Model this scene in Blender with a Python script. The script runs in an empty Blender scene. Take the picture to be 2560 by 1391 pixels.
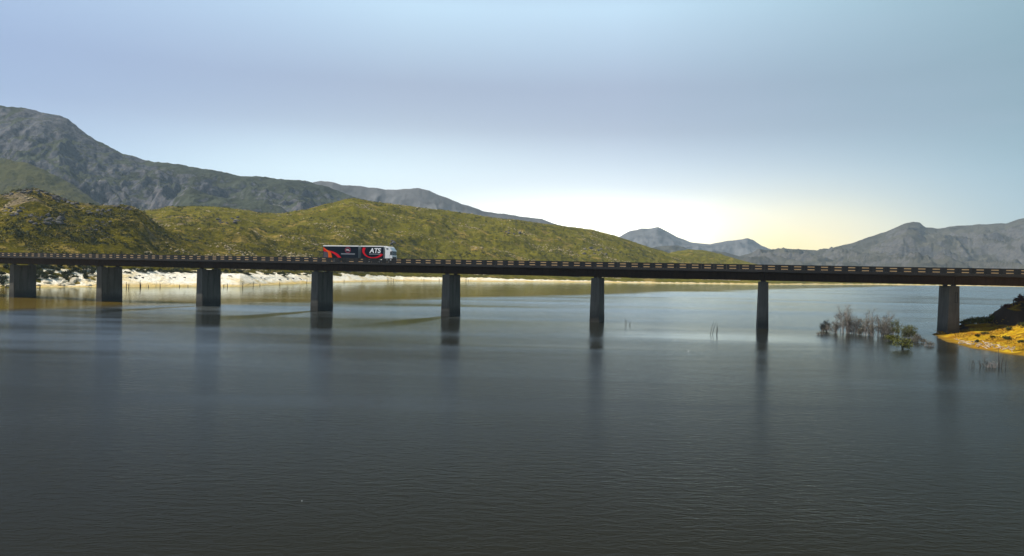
import bpy, bmesh, math, random
import numpy as np
from mathutils import Matrix, Vector

S = bpy.context.scene
COL = S.collection
random.seed(7)
rng = np.random.default_rng(11)

# ------------------------------------------------------------------ camera
F, CX, CY, HC, ROLL = 1889.0, 1280.0, 695.5, 11.7, 0.02     # focal length in pixels of a 2560 wide frame
PITCH = math.atan(21.5 / F)
cam_d = bpy.data.cameras.new('camera')
cam_d.sensor_width = 36.0
cam_d.lens = F / 2560.0 * 36.0
cam_d.clip_start = 0.5
cam_d.clip_end = 30000.0
cam = bpy.data.objects.new('camera', cam_d)
COL.objects.link(cam)
cam.matrix_world = Matrix.Translation((0, 0, HC)) @ Matrix.Rotation(math.radians(90) - PITCH, 4, 'X') @ Matrix.Rotation(ROLL, 4, 'Z')
S.camera = cam

# ------------------------------------------------------------------ sun and sky
SUN_EL = math.radians(48)
SUN_AZ = math.atan2(-0.996, 0.092)            # clockwise from +Y
sd = Vector((math.sin(SUN_AZ) * math.cos(SUN_EL), math.cos(SUN_AZ) * math.cos(SUN_EL), math.sin(SUN_EL)))
sun_d = bpy.data.lights.new('sun', 'SUN')
sun_d.energy = 5.0
sun_d.angle = math.radians(0.5)
sun_d.color = (1.0, 0.93, 0.80)
sun = bpy.data.objects.new('sun', sun_d)
COL.objects.link(sun)
sun.rotation_euler = sd.to_track_quat('Z', 'Y').to_euler()
sun.location = (0, 0, 60)

W = bpy.data.worlds.new('World')
S.world = W
W.use_nodes = True
nt = W.node_tree
nt.nodes.clear()


class G:
    """tiny helper to write node graphs"""
    def __init__(s, tree):
        s.t = tree

    def n(s, kind, **kw):
        nd = s.t.nodes.new(kind)
        for k, v in kw.items():
            if k.startswith('i_'):
                nd.inputs[k[2:].replace('_', ' ')].default_value = v
            else:
                setattr(nd, k, v)
        return nd

    def put(s, sock, v):
        if isinstance(v, bpy.types.NodeSocket):
            s.t.links.new(v, sock)
        elif v is not None:
            sock.default_value = v

    def m(s, op, a, b=None, c=None, clamp=False):
        nd = s.t.nodes.new('ShaderNodeMath')
        nd.operation = op
        nd.use_clamp = clamp
        s.put(nd.inputs[0], a)
        if b is not None: s.put(nd.inputs[1], b)
        if c is not None: s.put(nd.inputs[2], c)
        return nd.outputs[0]

    def mix(s, f, a, b, mode='MIX'):
        nd = s.t.nodes.new('ShaderNodeMix')
        nd.data_type = 'RGBA'
        nd.blend_type = mode
        nd.clamp_factor = True
        s.put(nd.inputs[0], f)
        for k, v in ((6, a), (7, b)):
            if not isinstance(v, bpy.types.NodeSocket) and len(v) == 3: v = (*v, 1)
            s.put(nd.inputs[k], v)
        return nd.outputs[2]

    def ramp(s, f, stops, interp='LINEAR'):
        nd = s.t.nodes.new('ShaderNodeValToRGB')
        cr = nd.color_ramp
        cr.interpolation = interp
        while len(cr.elements) < len(stops): cr.elements.new(0.5)
        for e, (p, c) in zip(cr.elements, stops):
            e.position = p
            e.color = (*c, 1) if len(c) == 3 else c
        s.put(nd.inputs[0], f)
        return nd.outputs[0]

    def noise(s, vec, scale, detail=3, rough=0.55, dist=0.0):
        nd = s.t.nodes.new('ShaderNodeTexNoise')
        s.put(nd.inputs['Vector'], vec)
        nd.inputs['Scale'].default_value = scale
        nd.inputs['Detail'].default_value = detail
        nd.inputs['Roughness'].default_value = rough
        nd.inputs['Distortion'].default_value = dist
        return nd.outputs['Fac']

    def mapr(s, v, a, b, c=0.0, d=1.0):
        nd = s.t.nodes.new('ShaderNodeMapRange')
        nd.clamp = True
        s.put(nd.inputs[0], v)
        for i, x in enumerate((a, b, c, d)): nd.inputs[i + 1].default_value = x
        return nd.outputs[0]

    def scalev(s, vec, sc):
        nd = s.t.nodes.new('ShaderNodeMapping')
        s.put(nd.inputs['Vector'], vec)
        nd.inputs['Scale'].default_value = sc
        return nd.outputs[0]


g = G(nt)
sky = g.n('ShaderNodeTexSky', sky_type='NISHITA')
sky.sun_disc = False
sky.sun_elevation = SUN_EL
sky.sun_rotation = SUN_AZ
sky.air_density = 1.0
sky.dust_density = 2.0
tc = g.n('ShaderNodeTexCoord')
sep = g.n('ShaderNodeSeparateXYZ')
nt.links.new(tc.outputs['Generated'], sep.inputs[0])
z = sep.outputs[2]
el = g.m('ARCSINE', z)
az = g.m('ARCTAN2', sep.outputs[0], sep.outputs[1])
# thin high cloud veil: colour by elevation (goes on all round the horizon and up to the zenith)
K = 7.9
elp = g.m('MULTIPLY', el, 2 / math.pi)
veil = g.ramp(elp, [(0.0, (.62, .72, .76)), (0.03, (.62, .77, .86)), (0.075, (.56, .72, .89)), (0.115, (.38, .45, .585)),
                    (0.15, (.375, .445, .585)), (0.21, (.56, .76, .92)), (0.30, (.33, .48, .66)), (0.5, (.09, .15, .27)), (1.0, (.035, .065, .14))])
back = g.mapr(g.m('COSINE', az), -0.6, 0.75, 0.6, 1.0)        # the sky is brightest on the hazy side ahead


def gauss(a0, wa, e0, we):
    p = g.m('DIVIDE', g.m('SUBTRACT', az, math.radians(a0)), math.radians(wa))
    q = g.m('DIVIDE', g.m('SUBTRACT', el, math.radians(e0)), math.radians(we))
    return g.m('EXPONENT', g.m('MULTIPLY', g.m('ADD', g.m('MULTIPLY', p, p), g.m('MULTIPLY', q, q)), -1.0))


side = g.mapr(az, math.radians(8), math.radians(38))
veil = g.mix(g.m('MULTIPLY', side, 0.8), veil, (.15, .30, .325))
lside = g.mapr(az, math.radians(-8), math.radians(-36))
veil = g.mix(g.m('MULTIPLY', lside, 0.6), veil, (.27, .39, .66))
veil = g.mix(1.0, veil, back, 'MULTIPLY')
veil = g.mix(g.m('MULTIPLY', gauss(-13, 14, 5.0, 4.0), 0.8), veil, (.86, 1.12, 1.18))
veil = g.mix(g.m('MULTIPLY', gauss(2, 21, 2.2, 5.4), 0.96), veil, (1.12, 1.13, 1.08))
veil = g.mix(g.m('MULTIPLY', gauss(8, 11, 2.2, 2.5), 0.9), veil, (3.2, 3.15, 2.7))
veil = g.mix(g.m('MULTIPLY', gauss(20, 9, 1.2, 3.8), 0.95), veil, (1.36, 1.10, .46))
cl = g.noise(g.scalev(tc.outputs['Generated'], (1.2, 1.2, 7.0)), 2.2, 4, 0.5, 0.4)
veil = g.mix(g.mapr(cl, 0.35, 0.75, 0.0, 0.14), veil, (.50, .55, .70))
K10 = g.mix(1.0, veil, (K, K, K), 'MULTIPLY')
skyc = g.mix(0.9, sky.outputs[0], K10)
bg = g.n('ShaderNodeBackground')
nt.links.new(skyc, bg.inputs[0])
bg.inputs[1].default_value = 0.1
wo = g.n('ShaderNodeOutputWorld')
nt.links.new(bg.outputs[0], wo.inputs[0])

S.view_settings.view_transform = 'Standard'
S.view_settings.look = 'None'
S.view_settings.exposure = 0.5
S.view_settings.gamma = 1.0
S.view_settings.use_curve_mapping = False
S.render.engine = 'CYCLES'
S.cycles.use_denoising = True
S.cycles.max_bounces = 6
S.cycles.diffuse_bounces = 3
S.cycles.glossy_bounces = 3
S.cycles.volume_bounces = 1
S.cycles.transparent_max_bounces = 8


# ------------------------------------------------------------------ helpers: objects and meshes
def mesh_np(name, v, f, mat=None, smooth=False, attrs=None):
    v = np.asarray(v, dtype=np.float32)
    me = bpy.data.meshes.new(name)
    if isinstance(f, np.ndarray):
        k = f.shape[1]
        me.vertices.add(len(v))
        me.vertices.foreach_set('co', v.ravel())
        me.loops.add(f.size)
        me.loops.foreach_set('vertex_index', f.astype(np.int32).ravel())
        me.polygons.add(len(f))
        me.polygons.foreach_set('loop_start', np.arange(0, f.size, k, dtype=np.int32))
        me.polygons.foreach_set('loop_total', np.full(len(f), k, dtype=np.int32))
        me.update(calc_edges=True)
    else:
        me.from_pydata([tuple(p) for p in v], [], f)
        me.update()
    if smooth:
        me.polygons.foreach_set('use_smooth', np.ones(len(me.polygons), dtype=bool))
    if attrs:
        for k, a in attrs.items():
            at = me.attributes.new(k, 'FLOAT', 'POINT')
            at.data.foreach_set('value', np.asarray(a, dtype=np.float32).ravel())
    for m in (mat if isinstance(mat, (list, tuple)) else [mat]):
        if m: me.materials.append(m)
    return me


def link(name, me, parent=None, loc=None):
    o = bpy.data.objects.new(name, me)
    COL.objects.link(o)
    if parent is not None: o.parent = parent
    if loc is not None: o.location = loc
    return o


def tag(o, label=None, cat=None, group=None, kind=None):
    if label: o['label'] = label
    if cat: o['category'] = cat
    if group: o['group'] = group
    if kind: o['kind'] = kind
    return o


def copy_tree(o, parent=None):
    c = o.copy()
    COL.objects.link(c)
    c.parent = parent
    for ch in list(o.children): copy_tree(ch, c)
    return c


class MB:
    """collects boxes, prisms and tubes for one mesh"""
    def __init__(s):
        s.v, s.f, s.mi = [], [], []

    def add(s, vs, fs, mi=0):
        b = len(s.v)
        s.v += [tuple(p) for p in vs]
        s.f += [tuple(i + b for i in f) for f in fs]
        s.mi += [mi] * len(fs)

    def box(s, x0, x1, y0, y1, z0, z1, mi=0):
        s.add([(x0, y0, z0), (x1, y0, z0), (x1, y1, z0), (x0, y1, z0), (x0, y0, z1), (x1, y0, z1), (x1, y1, z1), (x0, y1, z1)],
              [(3, 2, 1, 0), (4, 5, 6, 7), (0, 1, 5, 4), (1, 2, 6, 5), (2, 3, 7, 6), (3, 0, 4, 7)], mi)

    def prism(s, prof, y0, y1, mi=0):
        """profile of (x, z), counter-clockwise seen from -y, run from y0 to y1"""
        n = len(prof)
        vs = [(x, y0, zz) for x, zz in prof] + [(x, y1, zz) for x, zz in prof]
        fs = [tuple(range(n)), tuple(range(2 * n - 1, n - 1, -1))]
        fs += [(i, i + n, (i + 1) % n + n, (i + 1) % n) for i in range(n)]
        s.add(vs, fs, mi)

    def cyl(s, c, r, h, axis='y', n=16, mi=0):
        vs = []
        for k in (0, 1):
            for i in range(n):
                a = 2 * math.pi * i / n
                p, q = r * math.cos(a), r * math.sin(a)
                d = (k - 0.5) * h
                vs.append({'y': (c[0] + p, c[1] + d, c[2] + q), 'z': (c[0] + p, c[1] + q, c[2] + d), 'x': (c[0] + d, c[1] + p, c[2] + q)}[axis])
        fs = [tuple(range(n)), tuple(range(2 * n - 1, n - 1, -1))] + [(i, i + n, (i + 1) % n + n, (i + 1) % n) for i in range(n)]
        s.add(vs, fs, mi)

    def tube(s, pts, rad, n=5, mi=0):
        b0 = []
        pts = [Vector(p) for p in pts]
        for i, p in enumerate(pts):
            d = (pts[min(i + 1, len(pts) - 1)] - pts[max(i - 1, 0)]).normalized()
            u = d.cross(Vector((0.3, 0.9, 0.2))).normalized()
            w = d.cross(u)
            for k in range(n):
                a = 2 * math.pi * k / n
                b0.append(p + (u * math.cos(a) + w * math.sin(a)) * rad[i])
        fs = []
        for i in range(len(pts) - 1):
            for k in range(n):
                fs.append((i * n + k, i * n + (k + 1) % n, (i + 1) * n + (k + 1) % n, (i + 1) * n + k))
        fs.append(tuple(range(n - 1, -1, -1)))
        fs.append(tuple((len(pts) - 1) * n + k for k in range(n)))
        s.add(b0, fs, mi)

    def mesh(s, name, mat, bevel=0.0, smooth=False):
        me = mesh_np(name, np.array(s.v), s.f, mat, smooth)
        if any(s.mi): me.polygons.foreach_set('material_index', s.mi)
        bm = bmesh.new()
        bm.from_mesh(me)
        bmesh.ops.recalc_face_normals(bm, faces=bm.faces)
        if bevel > 0:
            es = [e for e in bm.edges if len(e.link_faces) == 2 and e.calc_face_angle(0) > 0.6]
            bmesh.ops.bevel(bm, geom=es, offset=bevel, segments=2, affect='EDGES', profile=0.5)
        bm.to_mesh(me)
        bm.free()
        return me


# ------------------------------------------------------------------ helpers: noise on arrays
def pn(x, y, seed=0):
    xi, yi = np.floor(x).astype(np.int64), np.floor(y).astype(np.int64)
    xf, yf = x - xi, y - yi

    def gr(ix, iy, dx, dy):
        h = (ix * 374761393 + iy * 668265263 + seed * 1442695041) & 0xffffffff
        h = ((h ^ (h >> 13)) * 1274126177) & 0xffffffff
        a = ((h ^ (h >> 16)) & 0xffff) / 65536.0 * 2 * np.pi
        return np.cos(a) * dx + np.sin(a) * dy
    u, v = xf ** 3 * (xf * (xf * 6 - 15) + 10), yf ** 3 * (yf * (yf * 6 - 15) + 10)
    a = gr(xi, yi, xf, yf) * (1 - u) + gr(xi + 1, yi, xf - 1, yf) * u
    b = gr(xi, yi + 1, xf, yf - 1) * (1 - u) + gr(xi + 1, yi + 1, xf - 1, yf - 1) * u
    return (a * (1 - v) + b * v) * 1.5


def fbm(x, y, o=5, seed=0, gain=0.5):
    r, a = 0, 1.0
    for i in range(o):
        r = r + a * pn(x * 2 ** i, y * 2 ** i, seed + i * 7)
        a *= gain
    return r


def ridged(x, y, o=5, seed=0, gain=0.5):
    r, a = 0, 1.0
    for i in range(o):
        r = r + a * (1 - 2 * np.abs(pn(x * 2 ** i, y * 2 ** i, seed + i * 7)))
        a *= gain
    return r * 0.5


def sst(t):
    t = np.clip(t, 0, 1)
    return t * t * (3 - 2 * t)


def cv(pts):
    p = np.array(pts, float)
    return lambda u: np.interp(u, p[:, 0], p[:, 1])


def yh(u): return 674 + ROLL * (u - 1280)                       # horizon row for a column


def zof(u, y, Z): return HC + Z * (yh(u) - y) / F              # height of a point seen at (u, y) at distance Z


# ------------------------------------------------------------------ materials
def mat(name, build, **kw):
    m = bpy.data.materials.new(name)
    m.use_nodes = True
    t = m.node_tree
    t.nodes.clear()
    gg = G(t)
    out = gg.n('ShaderNodeOutputMaterial')
    bs = gg.n('ShaderNodeBsdfPrincipled')
    t.links.new(bs.outputs[0], out.inputs[0])
    build(gg, bs, out)
    return m


def simple(name, col, rough=0.7, var=0.15, scale=2.0, metal=0.0, bump=0.0, spec=0.5, perobj=0.0):
    def b(gg, bs, out):
        co = gg.n('ShaderNodeTexCoord').outputs['Object']
        n = gg.noise(co, scale, 5, 0.6)
        lo = tuple(c * (1 - var) for c in col)
        hi = tuple(min(1, c * (1 + var)) for c in col)
        c = gg.ramp(n, [(0.3, lo), (0.7, hi)])
        if perobj:
            oi = gg.n('ShaderNodeObjectInfo')
            c = gg.mix(1.0, c, gg.ramp(oi.outputs['Random'], [(0, (1 - perobj,) * 3), (1, (1, 1 - perobj * .3, 1 - perobj * .5))]), 'MULTIPLY')
        gg.put(bs.inputs['Base Color'], c)
        bs.inputs['Roughness'].default_value = rough
        bs.inputs['Metallic'].default_value = metal
        bs.inputs['Specular IOR Level'].default_value = spec
        if bump:
            bp = gg.n('ShaderNodeBump')
            bp.inputs['Strength'].default_value = bump
            bp.inputs['Distance'].default_value = 0.05
            gg.put(bp.inputs['Height'], gg.noise(co, scale * 4, 6, 0.6))
            gg.put(bs.inputs['Normal'], bp.outputs[0])
    return mat(name, b)


def attr(gg, name):
    return gg.n('ShaderNodeAttribute', attribute_name=name).outputs['Fac']


def b_hill(gg, bs, out):
    co = gg.n('ShaderNodeTexCoord').outputs['Object']
    n1 = gg.noise(co, 0.012, 5, 0.6)
    n2 = gg.noise(co, 0.09, 6, 0.65)
    n3 = gg.noise(co, 0.45, 4, 0.7)
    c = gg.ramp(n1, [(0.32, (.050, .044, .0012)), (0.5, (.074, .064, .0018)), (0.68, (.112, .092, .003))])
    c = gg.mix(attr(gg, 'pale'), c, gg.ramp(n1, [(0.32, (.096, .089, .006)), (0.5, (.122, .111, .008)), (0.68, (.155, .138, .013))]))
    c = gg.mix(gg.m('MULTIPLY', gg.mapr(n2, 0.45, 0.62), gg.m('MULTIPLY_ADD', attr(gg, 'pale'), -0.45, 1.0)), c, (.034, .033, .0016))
    c = gg.mix(gg.m('MULTIPLY', gg.mapr(n3, 0.52, 0.68), 0.75), c, (.18, .14, .010))
    dry = gg.m('ADD', attr(gg, 'dry'), gg.m('MULTIPLY', gg.m('SUBTRACT', n3, 0.5), 1.4))
    c = gg.mix(gg.mapr(dry, 0.35, 0.8), c, (.25, .18, .045))
    rk = gg.m('ADD', attr(gg, 'rock'), gg.m('MULTIPLY', gg.m('SUBTRACT', n2, 0.5), 1.2))
    rc = gg.ramp(n3, [(0.35, (.065, .058, .050)), (0.65, (.26, .20, .11))])
    c = gg.mix(gg.mapr(rk, 0.5, 0.75), c, rc)
    sa = gg.m('ADD', attr(gg, 'sand'), gg.m('ADD', gg.m('MULTIPLY', gg.m('SUBTRACT', n3, 0.5), 0.9), gg.m('MULTIPLY', gg.m('SUBTRACT', n2, 0.5), 1.1)))
    wet = attr(gg, 'wet')
    scol = gg.mix(gg.mapr(n2, 0.48, 0.62), (.90, .84, .71), (.76, .62, .36))
    scol = gg.mix(gg.m('MULTIPLY', gg.mapr(n3, 0.55, 0.7), .4), scol, (.45, .36, .20))
    scol = gg.mix(gg.m('MULTIPLY', wet, .8), scol, (.55, .38, .10))
    c = gg.mix(gg.mapr(sa, 0.45, 0.58), c, scol)
    gg.put(bs.inputs['Base Color'], c)
    bs.inputs['Roughness'].default_value = 0.95
    bs.inputs['Specular IOR Level'].default_value = 0.02
    bp = gg.n('ShaderNodeBump')
    bp.inputs['Strength'].default_value = 0.9
    bp.inputs['Distance'].default_value = 2.0
    gg.put(bp.inputs['Height'], gg.m('ADD', n3, gg.m('MULTIPLY', n2, 1.5)))
    gg.put(bs.inputs['Normal'], bp.outputs[0])


def b_mountain(grass, rock_lo, rock_hi, sc=1.0, bump=1.0):
    def b(gg, bs, out):
        co = gg.n('ShaderNodeTexCoord').outputs['Object']
        n1 = gg.noise(co, 0.004 * sc, 5, 0.6)
        n2 = gg.noise(co, 0.022 * sc, 6, 0.65)
        n3 = gg.noise(co, 0.09 * sc, 4, 0.7)
        c = gg.ramp(n1, [(0.3, tuple(x * .6 for x in grass)), (0.7, tuple(x * 1.3 for x in grass))])
        c = gg.mix(gg.mapr(n2, 0.48, 0.66), c, tuple(x * .45 for x in grass))
        rk = gg.m('ADD', attr(gg, 'rock'), gg.m('MULTIPLY', gg.m('SUBTRACT', n2, 0.5), 1.5))
        rc = gg.ramp(n3, [(0.35, rock_lo), (0.68, rock_hi)])
        c = gg.mix(gg.mapr(rk, 0.42, 0.72), c, rc)
        c = gg.mix(gg.m('MULTIPLY', attr(gg, 'lush'), 0.8), c, gg.ramp(n2, [(0.35, (.055, .058, .022)), (0.65, (.095, .090, .034))]))
        gg.put(bs.inputs['Base Color'], c)
        bs.inputs['Roughness'].default_value = 0.95
        bs.inputs['Specular IOR Level'].default_value = 0.02
        bp = gg.n('ShaderNodeBump')
        bp.inputs['Strength'].default_value = bump
        bp.inputs['Distance'].default_value = 9.0 / sc
        gg.put(bp.inputs['Height'], gg.m('ADD', gg.m('MULTIPLY', n3, 0.7), gg.m('MULTIPLY', n2, 1.6)))
        gg.put(bs.inputs['Normal'], bp.outputs[0])
    return b


def b_water(gg, bs, out):
    co = gg.n('ShaderNodeTexCoord').outputs['Object']
    sp = gg.n('ShaderNodeSeparateXYZ')
    gg.put(sp.inputs[0], co)
    x, y = sp.outputs[0], sp.outputs[1]
    # calm water lies between the far shore and a line running out across the lake
    wob = gg.m('MULTIPLY', gg.m('SUBTRACT', gg.noise(co, 0.012, 3), 0.5), 70.0)
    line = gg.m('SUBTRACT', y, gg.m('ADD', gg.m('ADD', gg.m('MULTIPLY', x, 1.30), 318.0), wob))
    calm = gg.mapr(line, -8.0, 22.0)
    sx = gg.m('DIVIDE', gg.m('SUBTRACT', x, 42.0), 32.0)
    sy = gg.m('DIVIDE', gg.m('SUBTRACT', y, gg.m('ADD', 139.0, gg.m('MULTIPLY', wob, .25))), 13.0)
    slick = gg.mapr(gg.m('ADD', gg.m('MULTIPLY', sx, sx), gg.m('ADD', gg.m('MULTIPLY', sy, sy), gg.m('MULTIPLY', gg.m('SUBTRACT', gg.noise(gg.scalev(co, (.03, .09, 1.0)), 1.0, 4, .6), .5), 1.8))), 0.0, 1.35, 1.0, 0.0)      # a smooth slick by the drowned shrubs
    # slicks drawn out by the wind in the lee of the piers
    bx, by = gg.m('ADD', x, 32.9), gg.m('SUBTRACT', y, 190.0)
    ss = gg.m('SUBTRACT', gg.m('MULTIPLY', bx, .954), gg.m('MULTIPLY', by, .30))
    uu = gg.m('MULTIPLY', gg.m('ADD', gg.m('MULTIPLY', by, .95), gg.m('MULTIPLY', bx, .31)), -1.0)
    fr_ = gg.m('ADD', gg.m('DIVIDE', gg.m('ADD', ss, gg.m('MULTIPLY', wob, .06)), 36.54), 100.0)
    ds = gg.m('MULTIPLY', gg.m('ABSOLUTE', gg.m('SUBTRACT', gg.m('FRACT', fr_), .5)), 36.54)
    wd_ = gg.m('MULTIPLY_ADD', uu, .10, 2.2)
    wake = gg.m('SUBTRACT', 1.0, gg.m('DIVIDE', ds, wd_), None, True)
    wake = gg.m('MULTIPLY', gg.m('MULTIPLY', gg.mapr(wake, 0, .5), gg.mapr(uu, -2.0, 2.0)), gg.m('MULTIPLY', gg.mapr(uu, 48.0, 22.0), gg.mapr(x, 12.0, -5.0)))
    bands = gg.noise(gg.scalev(co, (0.006, 0.035, 1.0)), 1.0, 4, 0.6, 0.3)
    rough_w = gg.mapr(bands, 0.36, 0.64, 0.4, 1.75)
    amp = gg.m('MULTIPLY', rough_w, gg.m('SUBTRACT', 1.0, gg.m('MULTIPLY', gg.m('MAXIMUM', calm, gg.m('MAXIMUM', gg.m('MULTIPLY', slick, .75), gg.m('MULTIPLY', wake, .95))), 0.85)))
    w1 = gg.noise(gg.scalev(co, (0.9, 2.0, 1.0)), 1.0, 3, 0.55, 0.5)
    w2 = gg.noise(gg.scalev(co, (3.6, 7.5, 1.0)), 1.0, 3, 0.6, 0.3)
    h = gg.m('ADD', gg.m('MULTIPLY', w1, 0.038), gg.m('MULTIPLY', w2, 0.012))
    bp = gg.n('ShaderNodeBump')
    bp.inputs['Strength'].default_value = 1.0
    bp.inputs['Distance'].default_value = 1.0
    gg.put(bp.inputs['Height'], gg.m('MULTIPLY', h, amp))
    # turbid water: a murky body under a mirror that gains on grazing sight lines (wavelets face the viewer, so it gains late)
    lw = gg.n('ShaderNodeLayerWeight')
    lw.inputs['Blend'].default_value = 0.5
    gg.put(lw.inputs['Normal'], bp.outputs[0])
    mid_ = gg.m('MULTIPLY', gg.m('MULTIPLY', gg.mapr(line, -200.0, -70.0), .7), gg.m('SUBTRACT', 1.0, calm))
    smooth = gg.m('MAXIMUM', slick, mid_)                                # smoother water mirrors earlier
    fac = gg.m('MULTIPLY_ADD', gg.m('POWER', lw.outputs['Facing'], gg.m('MULTIPLY_ADD', smooth, -4.6, 9.8)), 0.97, 0.006)
    gg.t.nodes.remove(bs)
    df = gg.n('ShaderNodeBsdfDiffuse')
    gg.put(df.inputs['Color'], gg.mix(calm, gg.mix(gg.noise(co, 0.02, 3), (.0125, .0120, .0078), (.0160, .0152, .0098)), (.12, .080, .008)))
    gl = gg.n('ShaderNodeBsdfGlossy')
    gl.inputs['Color'].default_value = (.85, .95, 1.0, 1)
    gg.put(gl.inputs['Roughness'], gg.m('MULTIPLY_ADD', amp, 0.09, 0.06))
    gg.put(gl.inputs['Normal'], bp.outputs[0])
    mx = gg.n('ShaderNodeMixShader')
    gg.put(mx.inputs[0], fac)
    gg.t.links.new(df.outputs[0], mx.inputs[1])
    gg.t.links.new(gl.outputs[0], mx.inputs[2])
    gg.t.links.new(mx.outputs[0], out.inputs[0])


def b_concrete(col, stain, streak=1.0):
    def b(gg, bs, out):
        co = gg.n('ShaderNodeTexCoord').outputs['Object']
        n1 = gg.noise(co, 0.35, 5, 0.6)
        n2 = gg.noise(gg.scalev(co, (1.6, 1.6, 0.12)), 1.0, 5, 0.65)      # runs down the face
        n3 = gg.noise(co, 6.0, 4, 0.6)
        c = gg.mix(gg.mapr(n1, 0.35, 0.68), col, tuple(x * .72 for x in col))
        c = gg.mix(gg.m('MULTIPLY', gg.mapr(n2, 0.46, 0.66), streak * .85), c, stain)
        c = gg.mix(gg.m('MULTIPLY', gg.mapr(n3, 0.45, 0.7), 0.3), c, tuple(x * 1.4 for x in col))
        oi = gg.n('ShaderNodeObjectInfo')
        c = gg.mix(1.0, c, gg.ramp(oi.outputs['Random'], [(0, (.8, .78, .76)), (1, (1.1, 1.05, 1.0))]), 'MULTIPLY')
        gg.put(bs.inputs['Base Color'], c)
        bs.inputs['Roughness'].default_value = 0.9
        bs.inputs['Specular IOR Level'].default_value = 0.25
        bp = gg.n('ShaderNodeBump')
        bp.inputs['Strength'].default_value = 0.4
        bp.inputs['Distance'].default_value = 0.02
        gg.put(bp.inputs['Height'], n3)
        gg.put(bs.inputs['Normal'], bp.outputs[0])
    return b


def b_pier(gg, bs, out):
    b_concrete((.130, .128, .118), (.058, .054, .046))(gg, bs, out)
    # wet, algae stained foot (a tide mark the lake leaves)
    c = bs.inputs['Base Color'].links[0].from_socket
    co = gg.n('ShaderNodeTexCoord').outputs['Object']
    sp = gg.n('ShaderNodeSeparateXYZ')
    gg.put(sp.inputs[0], co)
    k = gg.m('ADD', sp.outputs[2], gg.m('MULTIPLY', gg.m('SUBTRACT', gg.noise(co, 0.6, 4), 0.5), 2.4))
    gg.put(bs.inputs['Base Color'], gg.mix(gg.mapr(k, 1.0, 2.6, 0.75, 0.0), c, (.028, .027, .024)))


def b_leaf(c0, c1):
    def b(gg, bs, out):
        co = gg.n('ShaderNodeTexCoord').outputs['Object']
        n = gg.noise(co, 1.3, 4, 0.7)
        gg.put(bs.inputs['Base Color'], gg.ramp(n, [(0.35, c0), (0.65, c1)]))
        bs.inputs['Roughness'].default_value = 0.8
        bs.inputs['Specular IOR Level'].default_value = 0.2
    return b


def b_bank(gg, bs, out):
    co = gg.n('ShaderNodeTexCoord').outputs['Object']
    n1 = gg.noise(co, 0.16, 5, 0.6)
    n2 = gg.noise(gg.scalev(co, (0.5, 1.6, 1.0)), 0.8, 5, 0.65)
    n3 = gg.noise(co, 4.0, 4, 0.7)
    c = gg.ramp(n1, [(0.35, (.24, .10, .006)), (0.5, (.32, .165, .007)), (0.66, (.42, .26, .010))])
    c = gg.mix(gg.mapr(n2, 0.53, 0.66), c, (.52, .40, .03))
    c = gg.mix(gg.m('MULTIPLY', gg.mapr(n2, 0.47, 0.37), .85), c, (.10, .065, .010))
    c = gg.mix(gg.m('MULTIPLY', gg.mapr(n3, 0.52, 0.68), .5), c, (.17, .10, .02))
    c = gg.mix(attr(gg, 'scarp_shade'), c, (.055, .040, .030))  # dark brown painted on the steep riser to deepen the deck's shadow
    c = gg.mix(attr(gg, 'wet'), c, (.14, .085, .015))
    gg.put(bs.inputs['Base Color'], c)
    bs.inputs['Roughness'].default_value = 0.95
    bs.inputs['Specular IOR Level'].default_value = 0.02
    bp = gg.n('ShaderNodeBump')
    bp.inputs['Strength'].default_value = 0.8
    bp.inputs['Distance'].default_value = 0.25
    gg.put(bp.inputs['Height'], gg.m('ADD', n2, gg.m('MULTIPLY', n3, 0.5)))
    gg.put(bs.inputs['Normal'], bp.outputs[0])


M = {}
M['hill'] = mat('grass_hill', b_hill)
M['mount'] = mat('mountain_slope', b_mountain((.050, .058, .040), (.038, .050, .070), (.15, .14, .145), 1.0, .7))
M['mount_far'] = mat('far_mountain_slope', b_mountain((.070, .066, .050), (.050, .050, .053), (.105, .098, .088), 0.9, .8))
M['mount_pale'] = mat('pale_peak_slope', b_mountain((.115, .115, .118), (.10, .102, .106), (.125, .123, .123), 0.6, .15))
M['water'] = mat('lake_water', b_water)
M['bed'] = simple('lake_bed', (.10, .08, .05), 0.95, .3, .02)
M['pier'] = mat('pier_concrete', b_pier)
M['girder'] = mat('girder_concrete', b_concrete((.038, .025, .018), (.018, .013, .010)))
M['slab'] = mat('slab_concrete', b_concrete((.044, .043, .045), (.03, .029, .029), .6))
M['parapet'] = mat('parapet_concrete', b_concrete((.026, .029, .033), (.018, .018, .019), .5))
M['barrier'] = simple('pale_barrier_concrete', (.30, .20, .10), .85, .18, .8)
M['asphalt'] = simple('asphalt', (.05, .05, .05), .9, .2, 1.5)
M['paint'] = simple('road_paint', (.75, .73, .68), .6, .1, 3)
M['bearing'] = simple('bearing_rubber', (.03, .03, .03), .8, .2, 3)
M['navy'] = simple('navy_curtain', (.006, .012, .024), .6, .15, .6, spec=.08)
M['white'] = simple('white_paint', (.90, .90, .90), .35, .04, 2)
M['grey'] = simple('grey_panel', (.33, .36, .38), .5, .1, 2)
M['red'] = simple('red_print', (.70, .006, .022), .5, .08, 2, spec=.1)
M['orange'] = simple('orange_print', (.85, .13, .004), .5, .08, 2, spec=.1)
M['maroon'] = simple('maroon_print', (.22, .012, .04), .5, .08, 2)
M['print_white'] = simple('white_print', (.92, .93, .95), .5, .04, 2)
M['print_grey'] = simple('grey_print', (.26, .28, .32), .5, .1, 2)
M['print_dark'] = simple('dark_print', (.075, .06, .08), .5, .1, 2)
M['rubber'] = simple('tyre_rubber', (.025, .025, .025), .85, .2, 3)
M['steel'] = simple('steel', (.35, .35, .35), .45, .15, 3, .6)
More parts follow.
